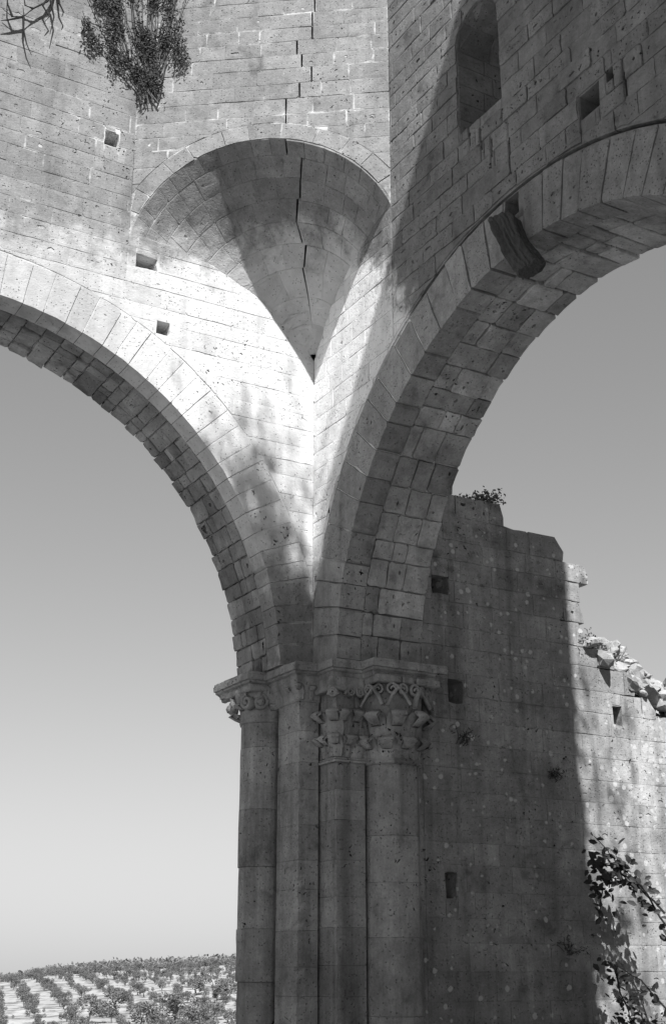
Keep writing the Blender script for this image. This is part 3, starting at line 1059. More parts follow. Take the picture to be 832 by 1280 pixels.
def arris_plan(pts, corner, rad=0.012, dens=0.06):
    """Plan outline with edges subdivided; weights mark points close to the named arris."""
    out, w = [], []
    k = len(pts)
    for i in range(k):
        a, b = pts[i], pts[(i + 1) % k]
        L = math.hypot(b[0] - a[0], b[1] - a[1])
        nn = max(1, min(6, int(L / dens)))
        for j in range(nn):
            t = j / nn
            p = (a[0] + (b[0] - a[0]) * t, a[1] + (b[1] - a[1]) * t)
            d = math.hypot(p[0] - corner[0], p[1] - corner[1])
            out.append(p); w.append(max(0.0, 1 - d / 0.09))
    # the arris itself gets two close neighbours so that it can wear
    res, rw = [], []
    for i, p in enumerate(out):
        if math.hypot(p[0] - corner[0], p[1] - corner[1]) < 1e-6:
            a, b = out[i - 1], out[(i + 1) % len(out)]
            for q in (a, b):
                L = math.hypot(q[0] - p[0], q[1] - p[1])
                e = (p[0] + (q[0] - p[0]) / L * 0.014, p[1] + (q[1] - p[1]) / L * 0.014)
                if q is a:
                    res.append(e); rw.append(0.8); res.append((p[0] * 0.8 + e[0] * 0.2, p[1])); rw.append(1.0)
                else:
                    res.append(e); rw.append(0.8)
        else:
            res.append(p); rw.append(w[i])
    return res, rw

P1, QQ, P2 = (-0.27, -0.21), (0.0, -0.21), (0.0, -0.53)
C1, R1 = (-0.26, 0.66), 0.25
C4, R4 = (0.69, -0.50), 0.305
CAP_B, CAP_T = 3.72, 4.57
def stack(z0, z1, hmin, hmax):
    out = [z0]
    while out[-1] < z1 - 0.02:
        h = RP.uniform(hmin, hmax)
        out.append(z1 if out[-1] + h > z1 - 0.16 else out[-1] + h)
    return list(zip(out, out[1:]))
pl1, w1 = arris_plan([(-0.27, 0.27), P1, (-0.035, -0.21), (-0.03, -0.06), (0.30, 0.27)], P1)
pl2, w2 = arris_plan([(0.0, -0.03), P2, (0.35, -0.53), (0.36, -0.36), (1.085, -0.34), (1.085, -0.03)], P2)
for a, b in stack(0.0, 4.36, 0.28, 0.42):
    loft(pl1, a, b, 7, pier, 'pilaster_block', M['pier'], 0.004, w1, 0.16)
for a, b in stack(0.0, CAP_B, 0.28, 0.42):
    loft(pl2, a, b, 7, pier, 'pilaster_block', M['pier'], 0.004, w2, 0.13)
loft([(-0.10, 0.25), (-0.10, NT_), (0.5, NT_), (0.5, 0.25)], 0, 4.6, 4, pier, 'jamb_core', M['pier'])
for a, b in stack(0.0, 4.24, 0.40, 0.75):
    r = R1 - (0.022 if b < 1.7 else 0) + RP.uniform(-0.004, 0.004)
    loft(circle_plan(C1[0] + RP.uniform(-.004, .004), C1[1], r), a, b, 6, pier, 'column_drum', M['pier'], 0.007)
for a, b in stack(0.0, CAP_B - 0.04, 0.45, 0.8):
    loft(circle_plan(C4[0] + RP.uniform(-.003, .003), C4[1], R4 + RP.uniform(-0.003, 0.003), 36), a, b, 6, pier, 'column_drum', M['pier'], 0.005)
# solid masonry between pier and wall
slab('pier_core', [(0.02, -0.025), (1.08, -0.025), (1.08, 1.08), (-0.1, 1.08), (-0.1, 0.1), (0.02, 0.1)], 0, ZI - 0.01, M['pier'], pier)

def lathe(cx, cy, prof, name, mat, parent, k=36, tone=0.5, smooth_=True):
    V, Fc = [], []
    for (r, z) in prof:
        for i in range(k):
            t = 2 * math.pi * i / k
            d = 1 + 0.012 * noise.noise(Vector((math.cos(t) * 4, math.sin(t) * 4, z * 9)))
            V.append((cx + r * d * math.cos(t), cy + r * d * math.sin(t), z))
    for j in range(len(prof) - 1):
        for i in range(k):
            Fc.append((j * k + i, j * k + (i + 1) % k, (j + 1) * k + (i + 1) % k, (j + 1) * k + i))
    Fc.append(tuple(range(k))[::-1]); Fc.append(tuple(range((len(prof) - 1) * k, len(prof) * k)))
    return link(name, mesh(name, V, Fc, tone, None, smooth_), mat, parent)

def leaf_piece(base, out, h, width, curl, parent, name='acanthus_leaf', thick=0.03, flare=0.10):
    """Carved leaf: rises along the bell, leans out and rolls over at the tip."""
    out = Vector(out).normalized(); side = Vector((-out.y, out.x, 0)); up = Vector((0, 0, 1))
    base = Vector(base)
    spine = []
    nS = 9
    for i in range(nS + 1):
        t = i / nS
        if t < 0.75:
            q = t / 0.75
            spine.append((flare * q ** 2.2, h * q))
        else:
            q = (t - 0.75) / 0.25
            a = q * math.pi * 1.15
            spine.append((flare + curl * math.sin(a) * 0.9 + curl * 0.25 * q, h + curl * 0.55 * (math.cos(a) - 1) * 0.9 + curl * 0.30 * math.sin(a)))
    V, Fc = [], []
    nT = 6
    for i, (o, z) in enumerate(spine):
        t = i / nS
        wd = width * (0.80 + 0.30 * math.sin(min(1, t / 0.75) * math.pi * 0.75)) * (1.0 if t < 0.75 else 1 - 0.45 * ((t - 0.75) / 0.25))
        lobe = 1 + 0.07 * math.sin(t * 22)
        for j in range(nT + 1):
            s = -1 + 2 * j / nT
            rib = 0.014 * (1 - abs(s)) - 0.016 * abs(s) ** 2
            V.append(tuple(base + side * (s * wd * lobe * 0.5) + out * (o + rib) + up * z))
    m = nT + 1
    nF = len(V)
    for i, (o, z) in enumerate(spine):
        for j in range(m):
            v = Vector(V[i * m + j])
            V.append(tuple(v - out * thick + (up * (-thick * 0.4) if i > nS * 0.75 else Vector((0, 0, 0)))))
    for i in range(nS):
        for j in range(nT):
            a = i * m + j
            Fc.append((a, a + 1, a + m + 1, a + m))
            Fc.append((nF + a, nF + a + m, nF + a + m + 1, nF + a + 1))
        for j in (0, nT):
            a = i * m + j
            Fc.append((a, a + m, nF + a + m, nF + a))
    for j in range(nT):
        a = nS * m + j
        Fc.append((a, a + 1, nF + a + 1, nF + a))
    return link(name, mesh(name, V, Fc, RP.uniform(0.35, 0.7), None, True), M['pier'], parent)

def volute(center, normal, r, parent, turns=1.6, thick=0.05, name='volute', flip=1, stem=0.0):
    """Spiral scroll lying in the plane across its normal."""
    nrm = Vector(normal).normalized()
    side = Vector((-nrm.y, nrm.x, 0)) * flip
    up = Vector((0, 0, 1))
    c = Vector(center)
    V, Fc = [], []
    N = 30
    path = []
    for i in range(N + 1):
        t = i / N
        ang = math.pi * 0.5 - t * turns * 2 * math.pi
        rr = r * (1 - 0.80 * t)
        path.append(c + side * (rr * math.cos(ang)) + up * (rr * math.sin(ang)))
    if stem > 0:
        start = path[0]
        path = [start - side * (stem * (1 - q)) - up * (stem * 1.3 * (1 - q) ** 1.5) for q in (0.0, 0.35, 0.7)] + path
    n_ = len(path)
    for i, p in enumerate(path):
        d = (path[min(n_ - 1, i + 1)] - path[max(0, i - 1)]).normalized()
        b = d.cross(nrm)
        w = r * 0.28 * (1 - 0.4 * i / n_)
        for (x, y) in ((-1, -1), (1, -1), (0.75, 1), (-0.75, 1)):
            V.append(tuple(p + b * (w * x) + nrm * (thick * 0.5 * y + 0.006 * i / n_)))
        if i:
            a = (i - 1) * 4
            for j in range(4):
                Fc.append((a + j, a + (j + 1) % 4, a + 4 + (j + 1) % 4, a + 4 + j))
    Fc.append((0, 1, 2, 3)); Fc.append(tuple(range(4 * (n_ - 1), 4 * n_)))
    return link(name, mesh(name, V, Fc, 0.5, None, True), M['pier'], parent)

def rough_block(x0, x1, y0, y1, z0, z1, name, parent, mat, amp=0.008, bev=0.012, tone=None, cut=0.06):
    bm = bmesh.new()
    bmesh.ops.create_cube(bm, size=1.0)
    for v in bm.verts:
        v.co = Vector(((x0 + x1) / 2 + v.co.x * (x1 - x0), (y0 + y1) / 2 + v.co.y * (y1 - y0), (z0 + z1) / 2 + v.co.z * (z1 - z0)))
    bmesh.ops.bevel(bm, geom=list(bm.edges), offset=bev, segments=1, affect='EDGES')
    for ax, (a, b) in enumerate(((x0, x1), (y0, y1), (z0, z1))):
        for i in range(1, max(2, int((b - a) / cut))):
            q = a + (b - a) * i / max(2, int((b - a) / cut))
            co = [0, 0, 0]; co[ax] = q
            no = [0, 0, 0]; no[ax] = 1
            bmesh.ops.bisect_plane(bm, geom=list(bm.verts) + list(bm.edges) + list(bm.faces), plane_co=co, plane_no=no)
    for v in bm.verts:
        v.co += noise.noise_vector(v.co * 7.0) * amp + noise.noise_vector(v.co * 23.0) * amp * 0.5
    V = [tuple(v.co) for v in bm.verts]
    bm.verts.index_update()
    Fc = [tuple(v.index for v in f.verts) for f in bm.faces]
    bm.free()
    return link(name, mesh(name, V, Fc, RP.uniform(0.3, 0.7) if tone is None else tone), mat, parent)

# right capital: leafy, over the round shaft and the pilaster beside it
cap4 = lathe(C4[0], C4[1], [(R4 + 0.004, CAP_B - 0.045), (R4 + 0.03, CAP_B - 0.03), (R4 + 0.032, CAP_B - 0.012), (R4 + 0.012, CAP_B), (R4 + 0.028, CAP_B + 0.012),
                            (R4 + 0.010, CAP_B + 0.03), (R4 + 0.006, CAP_B + 0.2), (R4 + 0.02, CAP_B + 0.42), (R4 + 0.06, CAP_T - 0.10), (R4 + 0.07, CAP_T)],
             'capital', M['pier'], pier)
for i in range(7):
    t = math.radians(-200 + i * 36)
    d = (math.cos(t), math.sin(t), 0)
    leaf_piece((C4[0] + d[0] * (R4 + 0.006), C4[1] + d[1] * (R4 + 0.006), CAP_B + 0.03), d, 0.20, 0.19, 0.10, cap4, flare=0.06)
for i in range(6):
    t = math.radians(-182 + i * 36)
    d = (math.cos(t), math.sin(t), 0)
    leaf_piece((C4[0] + d[0] * (R4 + 0.004), C4[1] + d[1] * (R4 + 0.004), CAP_B + 0.10), d, 0.40, 0.20, 0.13, cap4, flare=0.10)
for i in range(7):
    t = math.radians(-200 + i * 36)
    d = (math.cos(t), math.sin(t), 0)
    for fl in (-1, 1):
        sd = (-d[1] * 0.078 * fl, d[0] * 0.078 * fl)
        volute((C4[0] + d[0] * (R4 + 0.10) + sd[0], C4[1] + d[1] * (R4 + 0.10) + sd[1], CAP_T - 0.125 + RP.uniform(-0.01, 0.01)), d, RP.uniform(0.055, 0.066), cap4, flip=-fl, stem=0.19, turns=1.3)
for (x0, x1) in ((0.30, 0.60), (0.62, 0.76), (0.80, 1.10)):
    rough_block(x0, x1, C4[1] - R4 - 0.09, C4[1] + 0.1, CAP_T - 0.05, CAP_T + 0.03, 'abacus_block', cap4, M['pier'], 0.006)
rough_block(0.30, 1.14, C4[1] - R4 - 0.05, C4[1] + 0.1, CAP_T - 0.02, CAP_T + 0.04, 'abacus_block', cap4, M['pier'], 0.004)
# pilaster capital left of it
cap2 = loft(arris_plan([(0.0, 0.0), P2, (0.5, -0.53), (0.5, 0.0)], P2)[0], CAP_B, CAP_T + 0.02, 8, pier, 'capital', M['pier'], 0.006)
loft([(-0.03, 0.0), (-0.03, -0.56), (0.5, -0.56), (0.5, 0.0)], CAP_B - 0.03, CAP_B - 0.003, 1, cap2, 'astragal', M['pier'], 0.003)
loft([(-0.018, 0.0), (-0.018, -0.548), (0.5, -0.548), (0.5, 0.0)], CAP_B + 0.001, CAP_B + 0.02, 1, cap2, 'astragal', M['pier'], 0.003)
for (x, y, d) in ((-0.004, -0.40, (-1, 0, 0)), (-0.004, -0.53 + 0.004, (-1, -1, 0)), (0.14, -0.534, (0, -1, 0)), (0.29, -0.534, (0, -1, 0)), (-0.004, -0.27, (-1, 0, 0))):
    leaf_piece((x, y, CAP_B + 0.03), d, 0.22, 0.15, 0.085, cap2, flare=0.06)
for (x, y, d) in ((-0.004, -0.33, (-1, 0, 0)), (-0.004, -0.526, (-1, -1, 0)), (0.21, -0.534, (0, -1, 0)), (0.06, -0.534, (-0.2, -1, 0))):
    leaf_piece((x, y, CAP_B + 0.15), d, 0.36, 0.17, 0.10, cap2, flare=0.09)
rough_block(-0.10, 0.30, -0.63, -0.2, CAP_T - 0.13, CAP_T + 0.02, 'abacus_block', cap2, M['pier'], 0.010)
for fl in (-1, 1):
    volute((-0.09, -0.62 + 0.0, CAP_T - 0.17), (-1, -1, 0), 0.05, cap2, flip=fl, stem=0.06)
volute((0.12, -0.62, CAP_T - 0.14), (0, -1, 0), 0.05, cap2, flip=1, stem=0.07)
volute((0.24, -0.62, CAP_T - 0.14), (0, -1, 0), 0.05, cap2, flip=-1, stem=0.07)
# pilaster capital at the inner corner: worn flared block
V, Fc = [], []
prof = [(0.0, 4.36), (0.012, 4.375), (0.004, 4.40), (0.015, 4.46), (0.05, 4.53), (0.075, 4.58), (0.075, 4.62)]
for (o, z) in prof:
    for (x, y) in ((-0.27 - o, 0.40), (-0.27 - o, 0.2), (-0.27 - o, -0.0), (-0.27 - o, -0.21 - o), (-0.13, -0.21 - o), (-0.02, -0.21 - o), (0.3, 0.40)):
        j = noise.noise_vector(Vector((x * 9, y * 9, z * 9))) * 0.012
        V.append((x + j.x, y + j.y, z))
for r in range(len(prof) - 1):
    for i in range(7):
        Fc.append((r * 7 + i, r * 7 + (i + 1) % 7, (r + 1) * 7 + (i + 1) % 7, (r + 1) * 7 + i))
cap1 = link('capital', mesh('capital', V, Fc, 0.45), M['pier'], pier)
leaf_piece((-0.275, -0.215, 4.38), (-1, -1, 0), 0.16, 0.10, 0.05, cap1, flare=0.05)
leaf_piece((-0.13, -0.218, 4.38), (0, -1, 0), 0.15, 0.11, 0.045, cap1, flare=0.04)
leaf_piece((-0.278, -0.04, 4.38), (-1, 0, 0), 0.15, 0.11, 0.045, cap1, flare=0.04)
# left capital: rolled corner scrolls over the shaft of the left arch
capL = lathe(C1[0], C1[1], [(R1 + 0.004, 4.22), (R1 + 0.02, 4.235), (R1 + 0.02, 4.255), (R1 + 0.004, 4.27), (R1 + 0.02, 4.38), (R1 + 0.07, 4.50), (R1 + 0.09, 4.60)], 'capital', M['pier'], pier, 30)
for (x, y, d, fl) in ((C1[0] - 0.17, C1[1] - 0.24, (-0.3, -1, 0), 1), (C1[0] - 0.28, C1[1] - 0.18, (-1, -0.3, 0), -1), (C1[0] - 0.28, C1[1] + 0.2, (-1, 0.3, 0), 1), (C1[0] + 0.05, C1[1] - 0.26, (0, -1, 0), -1)):
    volute((x, y, 4.44), d, 0.088, capL, turns=1.5, thick=0.09, flip=fl)
for k, (x, y, z, r) in enumerate(((C1[0] - 0.17, C1[1] - 0.25, 4.44, 0.062), (C1[0] - 0.31, C1[1] + 0.22, 4.42, 0.055))):
    lathe(x, y, [(0.004, z - r), (r * 0.7, z - r * 0.7), (r, z), (r * 0.7, z + r * 0.7), (0.004, z + r)], 'carved_boss', M['pier'], capL, 14)
leaf_piece((C1[0] - 0.20, C1[1] + 0.16, 4.22), (-1, 0.5, 0), 0.14, 0.16, 0.07, capL, flare=0.07, thick=0.07)
leaf_piece((C1[0] - 0.245, C1[1] - 0.02, 4.27), (-1, 0, 0), 0.17, 0.14, 0.06, capL, flare=0.07)
leaf_piece((C1[0] - 0.02, C1[1] - 0.24, 4.27), (0, -1, 0), 0.15, 0.13, 0.05, capL, flare=0.05)
rough_block(C1[0] - 0.33, C1[0] + 0.2, C1[1] - 0.30, C1[1] + 0.36, 4.55, 4.62, 'abacus_block', capL, M['pier'], 0.008)

# impost moulding: a profile carried round the plan of the pier, in jointed lengths
IMP_PROF = [(-0.16, 4.565), (-0.115, 4.57), (-0.105, 4.60), (-0.07, 4.635), (-0.03, 4.655), (-0.028, 4.675), (-0.004, 4.68), (0.0, 4.735), (-0.012, 4.742), (-0.012, 4.765), (-0.05, 4.782), (-0.30, 4.785)]
IMP_PATH = [(-0.62, 1.26), (-0.62, 0.36), (-0.40, 0.36), (-0.40, -0.335), (-0.125, -0.335), (-0.125, -0.655), (0.235, -0.655), (0.235, -0.90), (1.20, -0.90)]
def offset_path(path, d):
    out = []
    for i, p in enumerate(path):
        ns = []
        for a, b in ((i - 1, i), (i, i + 1)):
            if a >= 0 and b < len(path):
                ux, uy = path[b][0] - path[a][0], path[b][1] - path[a][1]
                L = math.hypot(ux, uy)
                ns.append((uy / L, -ux / L))     # right-hand side faces the crossing
        if len(ns) == 1:
            nx, ny = ns[0]
        else:
            nx, ny = ns[0][0] + ns[1][0], ns[0][1] + ns[1][1]
            k = 1 + ns[0][0] * ns[1][0] + ns[0][1] * ns[1][1]
            nx, ny = nx / k, ny / k
        # the walk runs from the left jamb round to the right jamb: outward is to the left of travel reversed
        out.append((p[0] + nx * d, p[1] + ny * d))
    return out
def impost_piece(i0, i1, cut0=0.0, cut1=0.0):
    rows = []
    for (d, z) in IMP_PROF:
        op = offset_path(IMP_PATH, d)
        seg = op[i0:i1 + 1]
        fine = []
        for a, b in zip(seg, seg[1:]):
            L = math.hypot(b[0] - a[0], b[1] - a[1])
            kk = max(1, int(L / 0.05))
            fine.append((a, b, kk))
        rows.append((op, z, seg))
    # common subdivision taken from the outermost row
    ks = [max(1, int(math.hypot(b[0] - a[0], b[1] - a[1]) / 0.045)) for a, b in zip(IMP_PATH[i0:i1], IMP_PATH[i0 + 1:i1 + 1])]
    V, Fc = [], []
    m = sum(ks) + 1
    for (op, z, seg) in rows:
        line = []
        for (a, b), kk in zip(zip(seg, seg[1:]), ks):
            for j in range(kk):
                line.append((a[0] + (b[0] - a[0]) * j / kk, a[1] + (b[1] - a[1]) * j / kk))
        line.append(seg[-1])
        for (x, y) in line:
            nv = noise.noise_vector(Vector((x * 7, y * 7, z * 7))) * 0.008 + noise.noise_vector(Vector((x * 25, y * 25, z * 25))) * 0.006
            V.append((x + nv.x, y + nv.y, z + nv.z * 0.7))
    for r in range(len(rows) - 1):
        for i in range(m - 1):
            Fc.append((r * m + i, r * m + i + 1, (r + 1) * m + i + 1, (r + 1) * m + i))
    Fc.append(tuple(r * m for r in range(len(rows)))); Fc.append(tuple(r * m + m - 1 for r in range(len(rows))))
    return link('impost', mesh('impost', V, Fc, RP.uniform(0.35, 0.65)), M['pier'], pier)
for a, b in ((0, 2), (2, 4), (4, 6), (6, 8)):
    impost_piece(a, b)
slab('impost_core', [(-0.56, 1.2), (-0.56, 0.42), (-0.34, 0.42), (-0.34, -0.27), (-0.07, -0.27), (-0.07, -0.59), (0.29, -0.59), (0.29, -0.83), (1.18, -0.83), (1.18, 0.0), (1.0, 1.05)], 4.59, 4.775, M['pier'], pier)

# ------------------------------------------------------------------ chancel wall running away behind the right arch
chan = thing('chancel_wall', 'dark lichened ashlar wall with ruined stepped top behind the right arch', 'wall')
RC = random.Random(77)
YC = -0.53
def S_chan(u, v, w): return (u, YC - w, v)
PROFILE = [(0.0, 9.0), (1.0, 9.0), (4.55, 7.0), (4.72, 4.34), (4.91, 4.23), (5.19, 4.0), (5.34, 3.78), (5.44, 3.57), (5.53, 3.49), (5.775, 3.44), (5.78, 3.60), (6.02, 3.62), (6.30, 3.52), (6.54, 3.41), (6.56, 3.09), (6.78, 2.92), (6.84, 2.30)]
def xmax(z):
    pts = [(0, 9.0), (4.55, 9.0), (4.64, 4.75), (4.72, 4.34), (4.91, 4.23), (5.19, 4.0), (5.34, 3.78), (5.44, 3.57), (5.53, 3.49), (5.775, 3.44), (5.78, 3.62), (6.02, 3.62), (6.30, 3.52), (6.54, 3.41), (6.56, 3.09), (6.78, 2.92), (6.85, 2.33), (6.86, 1.72), (7.6, 1.55)]
    for (z0, x0), (z1, x1) in zip(pts, pts[1:]):
        if z0 <= z <= z1:
            return x0 + (x1 - x0) * (z - z0) / max(1e-6, z1 - z0)
    return 1.3
C_HOLES = [(1.27, 5.72, 1.51, 5.93), (1.46, 4.46, 1.67, 4.73), (1.34, 2.34, 1.50, 2.62), (3.88, 4.42, 4.02, 4.67), (1.30, 0.86, 1.60, 1.0)]
zs = [0.0, 4.5, 4.66, 4.72, 4.91, 5.19, 5.34, 5.44, 5.53, 5.77, 5.79, 6.02, 6.30, 6.53, 6.57, 6.78, 6.84, 6.88, 7.5]
core = [(1.0, 0.0), (9.0, 0.0), (9.0, 4.3)]
for z in [4.56, 4.66, 4.72, 4.91, 5.19, 5.34, 5.44, 5.53, 5.77, 6.02, 6.30, 6.5]:
    core.append((min(9.0, xmax(z)) - 0.30 + 0.08 * math.sin(z * 19), z - 0.06))
core += [(2.9, 6.62), (2.3, 6.72), (1.6, 6.75), (1.3, 7.3), (1.0, 7.4)]
plate('wall_core', core, [(rough_rect(h, RC, 0.014), 0.85) for h in C_HOLES], S_chan, -0.006, -1.1, M['chancel'], chan)
cb = Bag()
for r in courses(1.092, 8.6, 0.0, 7.5, 0.23, 0.31, 0.34, 0.66, RC):
    vm = (r[1] + r[3]) / 2
    xm = xmax(vm) + (RC.uniform(-0.14, 0.10) if vm > 4.75 else 0)
    if r[0] > xm - 0.10:
        continue
    q = (r[0], r[1], min(r[2], xm), r[3])
    parts = [q]
    for h in C_HOLES:
        parts = [a for p in parts for a in rect_minus(p, h)]
    for p in parts:
        pl = rect(p)
        if p[2] >= xm - 0.02 and vm > 4.6:      # broken end
            pl = [(p[0], p[1]), (p[2] + RC.uniform(-0.04, 0.02), p[1]), (p[2] + RC.uniform(-0.01, 0.03), p[1] * 0.6 + p[3] * 0.4), (p[2] - RC.uniform(0.02, 0.13), p[3]), (p[0], p[3])]
        stone(pl, S_chan, chan, M['chancel'], bucket=cb, rnd=RC, pits=2.2, gap=RC.choice((0.0003,0.0004,0.0006,0.0015)) if vm < 4.4 else RC.choice((0.001,0.003,0.007)), depth=0.22 if (vm > 4.6 and p[2] > xm - 0.7) else 0.08,
              proud=RC.uniform(-0.004, 0.004) if vm > 4.4 else RC.uniform(-0.001, 0.001), rough=0.005 if vm > 4.4 else 0.002, chip=0.3 if vm > 4.4 else 0.06, bev=0.002 if vm > 4.4 else 0.0008, tilt=0.002)
if cb.v:
    cb.build('outer_stonework', M['chancel'], chan)['kind'] = 'stuff'

side = thing('chancel_wall', 'unseen opposite side wall and end wall of the chancel, added to block sky light', 'wall')  # unseen walls added to cut the sky light reaching the chancel
slab('sky_block_side', [(1.09, -7.6), (9.0, -7.6), (9.0, -8.7), (1.09, -8.7)], 0, 8.5, M['chancel'], side)
slab('sky_block_end', [(9.0, 0.5), (10.1, 0.5), (10.1, -8.7), (9.0, -8.7)], 0, 8.0, M['chancel'], side)

# rubble core laid bare on top of the broken wall
def rock_mesh(seed, k=2):
    bm = bmesh.new()
    bmesh.ops.create_icosphere(bm, subdivisions=2, radius=1.0)
    rr = random.Random(seed)
    planes = [Vector((rr.gauss(0, 1), rr.gauss(0, 1), rr.gauss(0, 1))).normalized() for _ in range(9)]
    for v in bm.verts:
        p = v.co.copy()
        for pl in planes:
            d = p.dot(pl)
            if d > 0.50:
                p -= pl * (d - 0.50)
        p += noise.noise_vector(p * 2 + Vector((seed, 0, 0))) * 0.14 + noise.noise_vector(p * 5 + Vector((0, seed, 0))) * 0.08
        v.co = p
    bm.verts.index_update()
    V = [tuple(v.co) for v in bm.verts]
    Fc = [tuple(v.index for v in f.verts) for f in bm.faces]
    bm.free()
    return mesh('rubble_stone', V, Fc, rr.uniform(0.2, 0.9))
rocks = [rock_mesh(i * 3.7 + 1) for i in range(8)]
heap_top = [(3.55, 5.50), (3.75, 5.50), (4.0, 5.48), (4.2, 5.58), (4.5, 5.68), (4.75, 5.62), (4.9, 5.42), (5.05, 5.2), (5.4, 5.1), (6.2, 4.9)]
def htop(x):
    for (a, b), (c, d) in zip(heap_top, heap_top[1:]):
        if a <= x <= c:
            return b + (d - b) * (x - a) / (c - a)
    return 4.8
cnt = 0
for row in range(14):
    for i in range(30):
        x = 3.62 + i * 0.085 + RC.uniform(-0.04, 0.04)
        y = YC + 0.07 + row * 0.08 + RC.uniform(-0.04, 0.04)
        face = max(4.55, min(xmax_z for xmax_z in [htop(x)]))
        zlow = 4.58 + max(0.0, (4.75 - x)) * 0.62
        z = min(htop(x) - 0.05, zlow + (y - YC) * 1.3 + RC.uniform(-0.04, 0.06))
        if z > htop(x) - 0.04 or x > 6.2:
            continue
        if cnt >= 295:
            break
        o = link('rubble_stone', RC.choice(rocks), M['rubble'], chan)
        s = RC.choice((0.04, 0.055, 0.075, 0.10, 0.13, 0.17))
        o.location = (x, y, z)
        o.scale = (s * RC.uniform(0.9, 1.5), s * RC.uniform(0.8, 1.2), s * RC.uniform(0.7, 1.0))
        o.rotation_euler = (RC.uniform(-.5, .5), RC.uniform(-.5, .5), RC.uniform(0, 6.28))
        cnt += 1
V, Fc = [], []
xs = [3.5 + 0.15 * i for i in range(22)]
ys = [YC + 0.16, YC + 0.3, YC + 0.5, YC + 0.7, YC + 0.9, YC + 1.1]
for x in xs:
    for j, y in enumerate(ys):
        zlow = 4.52 + max(0.0, (4.75 - x)) * 0.62
        V.append((x, y, min(htop(x) - 0.06, zlow + (y - YC) * 1.3 - 0.12) + 0.05 * noise.noise(Vector((x * 5, y * 5, 0)))))
for i in range(len(xs) - 1):
    for j in range(len(ys) - 1):
        k = i * len(ys) + j
        Fc.append((k, k + 1, k + len(ys) + 1, k + len(ys)))
link('rubble_bed', mesh('rubble_bed', V, Fc, 0.4), M['core'], chan)

# ------------------------------------------------------------------ broken timber wedged on the right arch
def timber():
    """Weathered stub: split, fibrous faces, wider and rougher at its foot on the arch edge."""
    V, Fc = [], []
    k, nz = 44, 26
    rows = [((614, 279), (638, 268)), ((618, 288), (645, 274)), ((626, 303), (650, 287)), ((634, 319), (657, 303)), ((643, 335), (668, 317)), ((652, 346), (676, 327))]
    def row(t):
        q = t * (len(rows) - 1)
        i = min(len(rows) - 2, int(q)); f = q - i
        (a, b), (c, d) = rows[i], rows[i + 1]
        return ((a[0] + (c[0] - a[0]) * f, a[1] + (c[1] - a[1]) * f), (b[0] + (d[0] - b[0]) * f, b[1] + (d[1] - b[1]) * f))
    for j in range(nz + 1):
        t = j / nz
        l, r = row(t)
        A = Vector(pix(l[0], l[1], 0, -0.12 + 0.05 * t)); B = Vector(pix(r[0], r[1], 0, -0.05))
        c = (A + B) / 2
        hw = (A - B).length / 2
        ax = (A - B).normalized()
        dp = Vector((-1, 0, 0)); dp = (dp - ax * dp.dot(ax)).normalized()
        for i in range(k):
            a = 2 * math.pi * i / k
            cx, cy = math.cos(a), math.sin(a)
            q = (abs(cx) ** 4 + abs(cy) ** 4) ** 0.25
            g = 0.16 * noise.noise(Vector((cx * 7, cy * 7, t * 1.3))) + 0.13 * noise.noise(Vector((cx * 17, cy * 17, t * 2.2 + 5))) + 0.05 * noise.noise(Vector((cx * 30, cy * 30, t * 12)))
            endj = 0.05 * noise.noise(Vector((cx * 6, cy * 6, 9.0))) if j in (0, nz) else 0.0
            pt = c + ax * (cx / q * hw * (1 + 1.5 * g)) + dp * (cy / q * 0.09 * (1 + 1.8 * g)) + Vector((0, 0, endj))
            V.append(tuple(pt))
    for j in range(nz):
        for i in range(k):
            Fc.append((j * k + i, j * k + (i + 1) % k, (j + 1) * k + (i + 1) % k, (j + 1) * k + i))
    Fc.append(tuple(range(k))[::-1]); Fc.append(tuple(range(nz * k, (nz + 1) * k)))
    return link('timber_stub', mesh('timber_stub', V, Fc), M['timber'])
tag(timber(), 'broken dark timber stub jutting from the edge of the right arch', 'timber')

# ------------------------------------------------------------------ plants
def leaf_faces(bag, p, size, rr, normal=None, asp=0.5):
    d = Vector((rr.gauss(0, 1), rr.gauss(0, 1), rr.gauss(0, 0.8))).normalized()
    nrm = Vector((rr.gauss(0, 1), rr.gauss(0, 1), rr.gauss(0, 1)))
    if normal is not None:
        nrm = Vector(normal) + nrm * 0.45
        d = d - nrm.normalized() * d.dot(nrm.normalized())
        if d.length < 1e-3:
            d = Vector((0, 0, 1))
        d.normalize()
    s = d.cross(nrm)
    if s.length < 1e-3:
        return
    s.normalize()
    nrm = s.cross(d)
    L, w = size, size * asp * 0.5
    p = Vector(p)
    bag.add([p, p + d * L * 0.35 + s * w + nrm * w * 0.25, p + d * L * 0.75 + s * w * 0.75 + nrm * w * 0.2, p + d * L, p + d * L * 0.75 - s * w * 0.75 + nrm * w * 0.2, p + d * L * 0.35 - s * w + nrm * w * 0.25],
            [(0, 1, 2, 3), (0, 3, 4, 5)])

def tube(bag, path, r0, r1, k=5):
    path = [Vector(p) for p in path]
    n_ = len(path)
    b = len(bag.v)
    V, Fc = [], []
    for i, p in enumerate(path):
        d = (path[min(n_ - 1, i + 1)] - path[max(0, i - 1)])
        if d.length < 1e-6:
            d = Vector((0, 0, 1))
        d.normalize()
        u = d.orthogonal().normalized(); w = d.cross(u)
        r = r0 + (r1 - r0) * i / max(1, n_ - 1)
        for j in range(k):
            a = 2 * math.pi * j / k
            V.append(tuple(p + u * (r * math.cos(a)) + w * (r * math.sin(a))))
    for i in range(n_ - 1):
        for j in range(k):
            Fc.append((i * k + j, i * k + (j + 1) % k, (i + 1) * k + (j + 1) % k, (i + 1) * k + j))
    bag.add(V, Fc)

